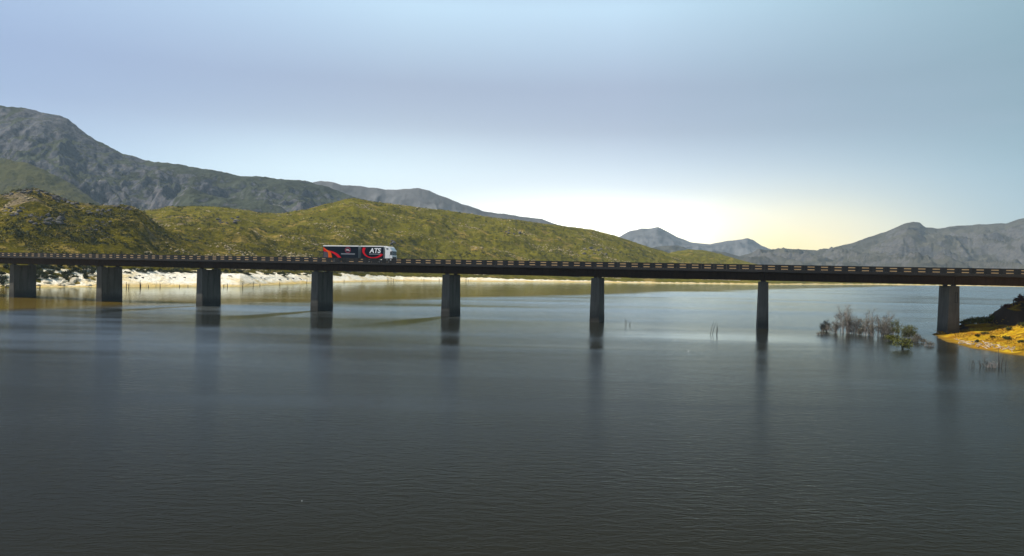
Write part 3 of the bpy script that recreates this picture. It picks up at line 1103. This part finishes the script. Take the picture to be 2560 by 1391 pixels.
slant('windscreen', ((1.982, 2.02), (1.872, 3.20)), -1.17, 1.17, M['glass'])
slant('sun_visor', ((2.02, 3.02), (1.90, 3.24)), -1.15, 1.15, M['white'], .12)
slant('grille', ((2.012, 1.05), (2.035, 1.62)), -.95, .95, M['black'])
slant('bumper', ((1.985, .47), (2.01, .95)), -1.22, 1.22, M['white'], .10)
for y0, y1 in ((-1.15, -.78), (.78, 1.15)): slant('headlight', ((2.09, .62), (2.10, .90)), y0, y1, M['lamp'], .03)
cabpoly('side_window', [(1.36, 2.12), (1.90, 2.02), (1.80, 2.95), (1.42, 2.98)], M['glass'])
cabpoly('roof_vent', [(.60 + .34 * math.cos(a), 3.62 + .16 * math.sin(a)) for a in np.linspace(0, 2 * math.pi, 18, endpoint=False)], M['glass'])
b = MB()
b.box(CBX + 1.72 + OX, CBX + 1.90 + OX, YS - .30, YS - .06, 2.28, 3.0)
b.box(CBX + 1.78 + OX, CBX + 1.84 + OX, YS - .10, YS + .02, 2.92, 2.97)
tpart('mirror', b.mesh('mirror', M['black'], .02), cab)
b = MB()
b.box(CBX + 1.37 + OX, CBX + 1.39 + OX, YS - .006, YS, 1.25, 2.1)
b.box(CBX + 1.15 + OX, CBX + 1.33 + OX, YS - .03, YS, 1.98, 2.02)
tpart('door_handle', b.mesh('door_handle', M['black']), cab)
for s in (-1, 1): wheel(CBX + 1.02, s, cab)
b = MB()
b.box(CBX - 2.9 + OX, CBX + .2 + OX, -.45, .45, .62, .95)
tr_ch = tpart('chassis', b.mesh('chassis', M['black']))
for x in (15.2, 16.5):
    for s in (-1, 1): wheel(x, s, tr_ch)
b = MB()
b.cyl((CBX - .75 + OX, -1.0, .78), .30, 1.0, 'x', 18)
tpart('fuel_tank', b.mesh('fuel_tank', M['steel']), tr_ch)


# ------------------------------------------------------------------ plants and rocks
def leaf_cloud(n, cen, rad, size, seed, flat=0.6, hollow=0.0):
    r = np.random.default_rng(seed)
    d = r.normal(size=(n, 3))
    d /= np.linalg.norm(d, axis=1)[:, None]
    rr = (hollow + (1 - hollow) * r.random(n)) ** (1 / 2.2)
    lob = 1 + .45 * np.sin(d[:, 0] * 4 + seed) * np.cos(d[:, 1] * 5 + seed * 2) + .25 * np.sin(d[:, 2] * 7 + seed)
    p = d * (rr * lob)[:, None] * np.array(rad) + np.array(cen)
    return leaves_at(p, size, r)


def leaves_at(p, size, r):
    n = len(p)
    a = r.normal(size=(n, 3))
    a /= np.linalg.norm(a, axis=1)[:, None]
    b = np.cross(a, r.normal(size=(n, 3)))
    b /= np.linalg.norm(b, axis=1)[:, None]
    s = size * (.6 + .8 * r.random(n))[:, None]
    v = np.stack([p - a * s, p + b * s * .45, p + a * s, p - b * s * .45], 1).reshape(-1, 3)
    f = np.arange(4 * n).reshape(-1, 4)
    return v, f


def branch_tree(h, spread, stems, seed, twig=.5, twigs=14):
    """bare multi-stemmed shrub; returns the wood and the tips of the twigs"""
    r = random.Random(seed)
    m = MB()
    tips = []

    def grow(p, d, l, rad, lev):
        pts, rads = [p], [rad]
        q, dd = Vector(p), Vector(d).normalized()
        k = 4 if lev < 2 else 3
        for i in range(k):
            dd = (dd + Vector((r.uniform(-.16, .16), r.uniform(-.16, .16), r.uniform(-.03, .12)))).normalized()
            q = q + dd * (l / k)
            pts.append(q.copy())
            rads.append(rad * (1 - .75 * (i + 1) / k))
        m.tube(pts, rads, 5 if lev == 0 else 3)
        if lev >= 3:
            tips.append(pts[-1])
            return
        nb = (7, 4, 3)[lev]
        for j in range(nb):
            s = r.uniform(.18 if lev == 0 else .3, 1.0)
            i = min(k - 1, int(s * k))
            bp = pts[i] + (pts[i + 1] - pts[i]) * (s * k - i if s < 1 else 1)
            a = r.uniform(0, 6.28)
            out = Vector((math.cos(a), math.sin(a), 0))
            nd = (dd * .9 + out * r.uniform(.4, .9) + Vector((0, 0, .18))).normalized()
            grow(bp, nd, l * r.uniform(.28, .48), max(.014, rad * .45), lev + 1)
        tips.append(pts[-1])
    for s in range(stems):
        a = r.uniform(0, 6.28)
        e = r.uniform(.15, 1.0)
        base = Vector((math.cos(a) * spread * .85 * e, math.sin(a) * spread * .85 * e, -.4))
        lean = Vector((math.cos(a) * .22 * e, math.sin(a) * .22 * e, 1))
        grow(base, lean, (h + .4) * r.uniform(.45, .95) * (1 - .35 * e), .035 + .006 * h, 0)
    return m, tips


def shrub(x, y, zz, h, spread, stems, seed, label, group, leaf='leaf_dead', leafn=4, wood='bark', name='bare_shrub', lsize=.075, cat='shrub'):
    root = bpy.data.objects.new(name, None)
    COL.objects.link(root)
    root.location = (x, y, zz)
    tag(root, label, cat, group)
    m, tips = branch_tree(h, spread, int(stems * 1.7), seed)
    zmax = max(v[2] for v in m.v)
    q = random.Random(seed + 5)
    for k in range(stems * 2):                        # thin dead shoots round the foot
        a, e = q.uniform(0, 6.28), math.sqrt(q.random()) * spread * .95
        x0, y0, hh = math.cos(a) * e, math.sin(a) * e, zmax * q.uniform(.15, .55)
        m.tube([(x0, y0, -.3), (x0 + q.uniform(-.12, .12), y0 + q.uniform(-.1, .1), hh * .5), (x0 + q.uniform(-.3, .3), y0 + q.uniform(-.2, .2), hh)], [.035, .028, .012], 3)
        tips.append(Vector((x0, y0, hh)))
    sc = h / zmax
    m.v = [(a, b, c * sc if c > 0 else c) for a, b, c in m.v]
    link('trunk', m.mesh('trunk', M[wood]), root)
    if leafn:
        r = np.random.default_rng(seed)
        t = np.array([tuple(p) for p in tips])
        t[:, 2] *= sc
        p = np.repeat(t, leafn, 0)
        p = p + r.normal(size=p.shape) * .2
        p = p[p[:, 2] > .15]
        v, f = leaves_at(p, lsize, r)
        link('crown', mesh_np('crown', v, f, M[leaf]), root)
    return root


def at_water(u, y, zz=0.0):
    Z = (HC - zz) * F / (y - yh(u))
    return ((u - CX + ROLL * (y - CY)) / F * Z, Z)


SUB = 'bare shrubs standing in the flooded water'
subs = [  # column, foot row, top row, spread, stems, label, leaves
    (2064, 828, 801, 1.3, 5, 'low dark shrub standing alone in the water at the cluster\'s outer end', 'leaf_dead', 5),
    (2088, 833, 799, 1.5, 5, 'bare flooded shrub on the outer flank of the tallest flooded shrub', 'leaf_dead', 2),
    (2117, 834, 761, 2.4, 9, 'tallest bare grey shrub rising from the flooded water', 'leaf_dead', 3),
    (2136, 834, 790, 1.5, 5, 'bare grey shrub touching the tallest flooded shrub on its bridge pier side', 'leaf_dead', 2),
    (2160, 838, 809, 1.3, 4, 'short tangled shrub in the dip between the two tall flooded shrubs', 'leaf_dead', 4),
    (2192, 841, 770, 2.6, 9, 'second tallest brownish bare shrub in the flooded cluster', 'leaf_dead', 3),
    (2212, 839, 799, 1.5, 5, 'bare brown shrub leaning on the second tallest flooded shrub', 'leaf_dead', 3),
    (2238, 836, 798, 1.8, 5, 'bushy dark shrub with green leaves ending the flooded cluster', 'leaf_green', 4),
    (2278, 846, 815, 1.5, 6, 'small green topped thin shrub between the flooded cluster and the pier', 'leaf_green', 4),
    (2300, 857, 838, 1.4, 5, 'sparse low shrub in water between the round green bush and the pier', 'leaf_dead', 3),
    (2322, 866, 853, 0.9, 4, 'tiny sparse shrub in the water closest to the pier\'s reflection', 'leaf_dead', 1),
    (2052, 838, 826, .7, 3, 'tiny sprig in the water below the low dark shrub', 'leaf_dead', 1),
]
for k, (u, yb, yt, sp, st, lab, lf, ln) in enumerate(subs):
    x, Z = at_water(u, yb)
    shrub(x, Z, 0, zof(u, yt, Z), sp, st, 100 + k, lab, SUB, lf, ln)


def bush(x, y, zz, h, wd, seed, label, group, leaf='leaf_green', n=500, size=.2, name='bush'):
    root = bpy.data.objects.new(name, None)
    COL.objects.link(root)
    root.location = (x, y, zz)
    tag(root, label, 'bush', group)
    r = random.Random(seed)
    m = MB()
    for k in range(5):
        a = r.uniform(0, 6.28)
        e = Vector((math.cos(a) * wd * .3, math.sin(a) * wd * .3, h * r.uniform(.5, .8)))
        m.tube([(0, 0, -.25), e * .5, e], [.05, .04, .015], 4)
    link('trunk', m.mesh('trunk', M['bark2']), root)
    vs, fs, b = [], [], 0
    for k in range(6):
        a = r.uniform(0, 6.28)
        c = (math.cos(a) * wd * .24, math.sin(a) * wd * .24, h * r.uniform(.35, .66))
        v, f = leaf_cloud(n // 6, c, (wd * .30, wd * .30, h * .33), size, seed * 7 + k, hollow=.3)
        vs.append(v)
        fs.append(f + b)
        b += len(v)
    link('crown', mesh_np('crown', np.concatenate(vs), np.concatenate(fs), M[leaf]), root)
    return root


x, Z = at_water(2256, 873)
bush(x, Z, 0, 2.3, 3.0, 5, 'round leafy green bush standing in the water in front of the bare shrubs', 'green bushes in the water', n=1000, size=.13)
x, Z = at_water(2226, 853)
bush(x, Z, 0, 1.25, 2.0, 6, 'small low green bush in water behind the round green bush', 'green bushes in the water', n=700, size=.12)

# dead stems and reeds standing in the lake
def stems(name, u, yb, items, label, group=None):
    m = MB()
    x, Z = at_water(u, yb)
    for du, h, lean in items:
        x0 = du / F * Z
        r = random.Random(du * 13.7 + u)
        y0 = r.uniform(-.4, .4)
        m.tube([(x0, y0, -.5), (x0 + lean * .45 * h + r.uniform(-.05, .05), y0, h * .5), (x0 + lean * h, y0 + r.uniform(-.2, .2), h)], [.055, .045, .015], 5)
        if h > 1.2: m.tube([(x0 + lean * .3 * h, y0, h * .35), (x0 + lean * .3 * h + .25, y0, h * .6)], [.03, .01], 4)
    o = link(name, m.mesh(name, M['bark2']), None, (x, Z, 0))
    return tag(o, label, 'dead stems', group)


DG = 'dead stems standing in open water'
stems('drowned_sapling', 1565, 813, [(-1, 2.0, -.10), (1, 1.2, .12), (10, 1.1, .28), (8, .7, .1)], 'pair of short dark dead stems in open water beyond the sixth pier', DG)
stems('drowned_sapling', 1780, 836, [(-4, 2.9, .28), (1, 2.6, .33), (12, 2.2, .02), (13, 1.6, .06)], 'slanting dark dead stems in open water before the slenderest looking pier', DG)
stems('drowned_sapling', 2497, 919, [(0, 2.6, -.02), (9, 1.9, .22), (4, 1.0, -.1), (13, 1.2, .1)], 'dark upright dead stems in the water off the driftwood beach', DG)
rx, rZ = at_water(2455, 918)
shrub(rx, rZ, 0, 1.7, 1.6, 4, 331, 'thin dome of bare twigs in the water off the driftwood beach', SUB, 'leaf_dead', 0, 'bark2')
shrub(*at_water(2478, 920), 0, 1.1, .7, 4, 332, 'small bare twigs in water beside the upright dead stems', SUB, 'leaf_dead', 0)

# small floats on the open water
for (u, y, lab) in ((1722, 879, 'small white float on open water short of the slanting dead stems'), (753, 1255, 'small white float on the dark open water nearest the viewer')):
    x, Z = at_water(u, y)
    m = MB()
    r = .06 if Z > 60 else .02
    vs = [(r * math.cos(a) * math.cos(b), r * math.sin(a) * math.cos(b), r * math.sin(b) * .8 + r * .3) for b in np.linspace(-1.5, 1.5, 7) for a in np.linspace(0, 2 * math.pi, 10, endpoint=False)]
    m.add(vs, [(j * 10 + i, j * 10 + (i + 1) % 10, (j + 1) * 10 + (i + 1) % 10, (j + 1) * 10 + i) for j in range(6) for i in range(10)])
    m.cyl((0, 0, r * 1.3), r * .25, r * .5, 'z', 8)
    tag(link('float', m.mesh('float', M['white'], 0, True), None, (x, Z, 0)), lab, 'float', 'white floats on the lake')


# --- things on the right bank
def on_bank(u, y):
    """walk out along the sight line until it meets the bank"""
    for Z in np.arange(100, 185, .1):
        X = (u - CX + ROLL * (y - CY)) / F * Z
        h = float(hBank(np.array([X]), np.array([Z]))[0])
        zz = zof(u, y, Z)
        if h >= zz: return X, Z, max(h, 0)
    X = (u - CX) / F * 156
    return X, 157.0, max(0.0, float(hBank(np.array([X]), np.array([157.0]))[0]))


def bent_branch(l, seed):
    r = random.Random(seed)
    m = MB()
    p = Vector((-l / 2, 0, .12))
    d = Vector((1, 0, r.uniform(0, .35)))
    pts, rd = [p], [.09]
    for i in range(5):
        d = (d + Vector((0, r.uniform(-.5, .5), r.uniform(-.35, .22)))).normalized()
        p = p + d * l / 5
        p.z = max(.05, p.z)
        pts.append(p.copy())
        rd.append(.09 * (1 - .15 * (i + 1)))
    m.tube(pts, rd, 6)
    for k in range(r.randint(1, 3)):
        i = r.randint(1, 4)
        e = pts[i] + Vector((r.uniform(-.3, .5), r.uniform(-.5, .5), r.uniform(.1, .7))) * l * .35
        m.tube([pts[i], (pts[i] + e) / 2 + Vector((0, 0, .08)), e], [.05, .04, .012], 5)
    return m


for k in range(34):
    s = (k + random.random()) / 34
    u = 2397 + s * 135
    y = 858 + s * 19 + random.uniform(-5, 3.5)
    X, Y, zz = on_bank(u, y)
    o = link('driftwood', bent_branch(random.uniform(.9, 2.4), k).mesh('driftwood', M['drift'], 0, True), None, (X, Y, zz))
    o.rotation_euler = (random.uniform(-.15, .15), random.uniform(-.35, .35), random.uniform(0, 6.28))
    tag(o, 'bleached driftwood branch among the tangle along the sandy beach edge', 'driftwood', 'driftwood branches heaped on the beach')
o = link('driftwood', bent_branch(2.6, 91).mesh('driftwood', M['drift'], 0, True), None, (*at_water(2343, 838), .05))
o.rotation_euler = (0, -.3, 2.6)
tag(o, 'bleached branch lodged against the foot of the bank pier', 'driftwood')

bk = [(2421, 808, 1.3, 2.2), (2436, 805, 1.5, 2.6), (2452, 801, 1.5, 2.6), (2466, 799, 1.6, 2.4), (2478, 796, 1.5, 2.2), (2408, 813, .8, 1.6)]
for k, (u, y, h, wd) in enumerate(bk):
    Y = 156.8
    X = (u - CX) / F * Y
    zz = max(0.1, float(hBank(np.array([X]), np.array([Y]))[0]))
    bush(X, Y, zz, h, wd, 40 + k, 'green waterside bush in the row along the bank crest behind the pier', 'bushes along the bank crest', n=420, size=.2)
bk2 = [(2445, 843, .55, .9, 'small dark tuft on the ochre slope just below the bridge shadow'), (2523, 827, .7, 1.1, 'round dark tuft high on the ochre slope by the shadow edge'),
       (2518, 851, .8, 1.6, 'wide dark bush halfway down the ochre slope'), (2556, 820, 1.1, 1.8, 'dark bush at the top of the ochre slope by the frame edge'),
       (2463, 837, .5, 1.5, 'flat dark scrub patch on the shadow\'s lower edge'), (2553, 858, .5, 1.0, 'low dark tuft on the ochre slope above the driftwood end'),
       (2443, 856, .4, .6, 'tiny dark tuft in the middle of the driftwood tangle'), (2484, 846, .4, .9, 'low scrub tuft in the middle of the ochre slope')]
for k, (u, y, h, wd, lab) in enumerate(bk2):
    X, Y, zz = on_bank(u, y)
    bush(X, Y, zz, h, wd, 60 + k, lab, 'tufts on the ochre bank', 'leaf_dark', n=260, size=.14)
# straw tufts: nobody could count them
pts = []
r = np.random.default_rng(5)
X = r.uniform(78, 116, 9000)
Y = r.uniform(108, 162, 9000)
H = hBank(X, Y)
ok = (H > .35) & (fbm(X / 5, Y / 4, 3, 66) > -.02)
P = np.stack([X, Y, H], -1)[ok]
P = np.repeat(P, 3, 0) + r.normal(size=(3 * ok.sum(), 3)) * np.array([.12, .12, .04]) + np.array([0, 0, .07])
v, f = leaves_at(P, .15, r)
tag(link('dry_grass', mesh_np('dry_grass', v, f, M['leaf_straw'])), kind='stuff')
# crest of the bluff
for k, (u, wd, h, lab, lf) in enumerate(((2516, 1.6, 1.0, 'dull red bush hanging on the lip of the bluff', 'leaf_red'), (2548, 2.0, 1.1, 'dull red bush on the bluff top by the frame edge', 'leaf_red'),
                                         (2556, 1.6, 1.4, 'taller dull red bush behind the one on the bluff top', 'leaf_red'))):
    Y = 155.0 + k * .8
    X = (u - CX) / F * Y
    bush(X, Y, float(hBank(np.array([X]), np.array([Y]))[0]), h, wd, 80 + k, lab, 'red bushes on the bluff', lf, n=380, size=.16)
Y = 155.0
X = (2535 - CX) / F * Y
m = MB()
m.tube([(0, 0, -.3), (.02, 0, .6), (-.03, 0, 1.25)], [.13, .11, .09], 8)
m.tube([(0, 0, .35), (.55, 0, -.1)], [.05, .04], 6)
tag(link('post', m.mesh('post', M['bark2']), None, (X, Y, float(hBank(np.array([X]), np.array([Y]))[0]))), 'short dark wooden post standing on the bluff top', 'post')


# --- things on the far shore and the green hills
def on_hill(u, y, z0=None):
    a = shoreZ(np.array([u]))[0]
    Zc = np.arange(a, 1500, 1.0)
    h = hA(np.full_like(Zc, u), Zc)
    zz = zof(u, y, Zc)
    k = np.nonzero(h >= zz)[0]
    if len(k) == 0: return None
    k = k[0]
    return (u - CX) / F * Zc[k], Zc[k], h[k]


def rock_mesh(seed):
    r = np.random.default_rng(seed)
    bm = bmesh.new()
    bmesh.ops.create_icosphere(bm, subdivisions=2, radius=1)
    off = r.uniform(0, 50, 3)
    ks = r.normal(size=(7, 3))
    ks /= np.linalg.norm(ks, axis=1)[:, None]
    for vv in bm.verts:
        d = np.array(vv.co)
        c = 1.0
        for q in ks:                                 # chop flat facets
            e = d @ q
            if e > .55: c = min(c, .55 / e + .1)
        n = math.sin(d[0] * 5 + off[0]) * math.cos(d[1] * 6 + off[1]) * .10
        vv.co = Vector(d * (c + n))
    me = bpy.data.meshes.new('boulder')
    bm.to_mesh(me)
    bm.free()
    me.materials.append(M['rock'])
    return me


rocks = [rock_mesh(s) for s in range(8)]
rr = random.Random(3)
M['pale_rock'] = simple('pale_shore_rock', (.62, .55, .42), .95, .35, .5, bump=.5)
pale_rocks = []
for me_ in rocks:
    q_ = me_.copy()
    q_.materials.clear()
    q_.materials.append(M['pale_rock'])
    pale_rocks.append(q_)


def boulder(u, y, s, label, group, sink=.3):
    p = on_hill(u, y)
    if p is None: return
    o = link('boulder', rocks[rr.randrange(8)], None, (p[0], p[1], p[2] - s * sink * .3))
    o.scale = (s * rr.uniform(.9, 1.6), s * rr.uniform(.8, 1.3), s * rr.uniform(.55, .9))
    o.rotation_euler = (rr.uniform(-.2, .2), rr.uniform(-.2, .2), rr.uniform(0, 6.28))
    tag(o, label, 'boulder', group)


clusters = [  # columns, rows, how many, size, label, group
    ((8, 200), None, 60, 1.5, 'dark grey boulder on the rocky skyline of the near knoll', 'boulders on the knoll skyline'),
    ((285, 335), None, 16, 1.3, 'dark grey boulder on the knoll\'s lower shoulder skyline', 'boulders on the shoulder skyline'),
    ((5, 60), (515, 540), 14, 1.3, 'grey boulder in the outcrop high on the knoll by the frame edge', 'boulders in the upper outcrop'),
    ((60, 160), (535, 562), 34, 1.3, 'grey boulder in the outcrop band running down the knoll face', 'boulders in the outcrop band'),
    ((110, 150), (547, 560), 9, 2.3, 'large grey slab boulder in the middle of the knoll face', 'large slabs on the knoll face'),
    ((215, 275), (525, 540), 20, 1.3, 'grey boulder in the outcrop under the shoulder skyline', 'boulders under the shoulder'),
    ((215, 275), (550, 600), 26, 1.0, 'pale boulder scattered down the sunlit shoulder slope', 'boulders on the sunlit shoulder'),
    ((540, 600), (545, 562), 12, 1.9, 'grey boulder in the outcrop on the middle green hill', 'boulders on the middle hill'),
    ((975, 1010), (598, 612), 6, 2.4, 'grey boulder in the small outcrop above the truck cab', 'boulders above the cab'),
    ((1260, 1300), (575, 595), 8, 2.2, 'grey boulder in the outcrop on the far part of the long hill', 'boulders on the long hill'),
    ((1455, 1520), (620, 640), 10, 2.2, 'grey boulder low on the hill end above the bridge rail', 'boulders at the hill end'),
]
for (u0, u1), rows, n, s, lab, grp in clusters:
    for k in range(n):
        u = rr.uniform(u0, u1)
        if rows: y = rr.uniform(*rows)
        else: y = float(a1_y(u)) + abs(rr.gauss(0, 5)) + 2.0
        boulder(u, y, s * rr.uniform(.45, 1.25), lab, grp)

def bay(u):
    ordn = ('before the leftmost pier', 'between first and second pier', 'between second and third pier', 'between third and fourth pier', 'between fourth and fifth pier', 'beyond the fifth pier')
    return ordn[sum(u > e for e in (52, 273, 522, 805, 1128))]


# bushes on the white shore at the left, one by one
lb = [(104, 672), (118, 668), (132, 673), (146, 678), (158, 686), (168, 690), (96, 685), (104, 691), (178, 683), (190, 680), (205, 684), (216, 676), (228, 688), (150, 668), (176, 670),
      (200, 668), (222, 667), (236, 676), (92, 697), (112, 699), (136, 697), (163, 700), (185, 697), (5, 690), (10, 701), (3, 712), (14, 674), (88, 674), (240, 668), (125, 684), (214, 697)]
for k, (u, y) in enumerate(lb):
    p = on_hill(u, y)
    if p is None: continue
    bush(*p, rr.uniform(1.3, 2.6), rr.uniform(2.2, 4.4), 200 + k, 'dark green bush on the white sand slope ' + bay(u), 'bushes on the white sand slope', 'leaf_dark', n=240, size=.42)
for k in range(64):
    u = rr.uniform(310, 780)
    y = float(np.interp(u, [310, 400, 600, 800], [677, 681, 684, 690])) + rr.gauss(0, 2.2)
    p = on_hill(u, y)
    if p is None: continue
    bush(*p, rr.uniform(.7, 1.4), rr.uniform(1.6, 4.0), 300 + k, 'low dark bush on the upper edge of the white beach ' + bay(u), 'bushes along the white beach', 'leaf_dark', n=110, size=.4)
for k in range(22):
    u = rr.uniform(315, 780)
    y = float(np.interp(u, [310, 400, 600, 800], [700, 698, 696, 697])) + rr.gauss(0, 4)
    p = on_hill(u, y)
    if p is None or p[2] < .2: continue
    o = link('boulder', rocks[rr.randrange(8)], None, p)
    o.scale = (rr.uniform(.6, 1.5), rr.uniform(.5, 1), rr.uniform(.3, .6))
    tag(o, 'small dark rock lying on the open white beach ' + bay(u), 'rock', 'rocks on the white beach')
for k in range(46):
    u, y = rr.uniform(4, 245), rr.uniform(684, 716)
    p = on_hill(u, y)
    if p is None or p[2] < .15: continue
    o = link('boulder', pale_rocks[rr.randrange(8)], None, p)
    sc_ = rr.uniform(.5, 1.7)
    o.scale = (sc_ * rr.uniform(1, 1.8), sc_, sc_ * rr.uniform(.4, .8))
    o.rotation_euler = (0, 0, rr.uniform(0, 6.28))
    tag(o, 'pale sunlit rock among the bushes of the shore at the bridge end', 'rock', 'pale rocks on the bushy shore')
# dead trees at the far waterline
for k, (u, h) in enumerate(((316, 2.6), (322, 2.2), (350, 3.4), (352, 2.0), (372, 1.2), (401, 2.0), (449, 1.3), (470, 1.0), (512, .9), (569, 2.2), (607, 3.2), (633, 2.4), (650, 1.4), (700, 1.6),
                            (767, 3.0), (560, 1.4), (968, 3.6), (972, 3.2), (978, 3.6), (984, 2.4), (1010, 2.0), (1060, 2.4), (1098, 2.6), (1165, 2.6), (1172, 2.0), (860, 2.0), (905, 1.6), (15, 2.0), (100, 1.4))):
    Z = float(shoreZ(u)) - rr.uniform(2, 16)
    m = MB()
    l = rr.uniform(-.12, .12)
    m.tube([(0, 0, -1), (l * h * .4, 0, h * .5), (l * h, 0, h)], [.20, .16, .06], 5)
    if h > 2: m.tube([(l * h * .3, 0, h * .45), (l * h * .3 + rr.choice((-.7, .7)), 0, h * .8)], [.07, .03], 4)
    o = link('dead_stump', m.mesh('dead_stump', M['bark2']), None, ((u - CX) / F * Z, Z, 0))
    tag(o, 'thin dark dead trunk standing in shallow water ' + bay(u), 'dead tree', 'dead trunks along the far waterline')
# low scrub over the green hills (a mass nobody could count)
r = np.random.default_rng(21)
n = 34000
U = r.uniform(-150, 1850, n)
zs = shoreZ(U)
Z = zs + 40 + (1250 - zs) * r.random(n) ** 1.6
H = hA(U, Z)
X = (U - CX) / F * Z
nz = fbm(X / 45, Z / 30, 4, 5) + .5 * fbm(X / 12, Z / 12, 3, 6)
ok = (H > sandz(U) + .5) & (nz > -.05)
P = np.stack([X, Z, H + .25], -1)[ok]
cnt = len(P)
P = np.repeat(P, 7, 0) + r.normal(size=(cnt * 7, 3)) * np.array([.7, .7, .22])
v, f = leaves_at(P, .42, r)
perm = r.permutation(cnt)
sel = np.repeat(perm < cnt * .5, 7)
v4 = v.reshape(-1, 4, 3)
qn = 60000
U = r.uniform(-150, 1850, qn)
zs = shoreZ(U)
Z = zs + 30 + (1100 - zs) * r.random(qn) ** 1.7
H = hA(U, Z)
X = (U - CX) / F * Z
nz = fbm(X / 70, Z / 45, 3, 205) + .55 * fbm(X / 14, Z / 12, 3, 206)
ok = (H > sandz(U) + 1) & (nz > .42)
C0 = np.stack([X, Z, H + .1], -1)[ok]
octv = np.array([(1, 0, 0), (-1, 0, 0), (0, 1, 0), (0, -1, 0), (0, 0, 1), (0, 0, -1)], float)
octf = np.array([(0, 2, 4), (2, 1, 4), (1, 3, 4), (3, 0, 4), (2, 0, 5), (1, 2, 5), (3, 1, 5), (0, 3, 5)])
k = len(C0)
sz = (.35 + .9 * r.random(k) ** 3)[:, None, None] * (np.array([1.3, 1.0, .65]) * (.7 + .6 * r.random((k, 1, 3))))
V = C0[:, None, :] + octv[None] * sz * (.75 + .5 * r.random((k, 6, 1)))
Fc = (octf[None] + 6 * np.arange(k)[:, None, None]).reshape(-1, 3)
tag(link('hill_stones', mesh_np('hill_stones', V.reshape(-1, 3), Fc, M['gold_rock'])), kind='stuff')
ok2 = (H > sandz(U) + 1) & (nz < -.25)
C1 = np.stack([X, Z, H + .35], -1)[ok2][:6000]
P2 = np.repeat(C1, 12, 0) + r.normal(size=(12 * len(C1), 3)) * np.array([.75, .75, .35])
v2, f2 = leaves_at(P2, .5, r)
tag(link('hill_shrubs', mesh_np('hill_shrubs', v2, f2, M['leaf_dark'])), kind='stuff')
for nm, mk, s_ in (('hill_scrub', 'leaf_dark', sel), ('hill_dry_grass', 'leaf_dry', ~sel)):
    vv = v4[s_].reshape(-1, 3)
    tag(link(nm, mesh_np(nm, vv, np.arange(len(vv)).reshape(-1, 4), M[mk])), kind='stuff')
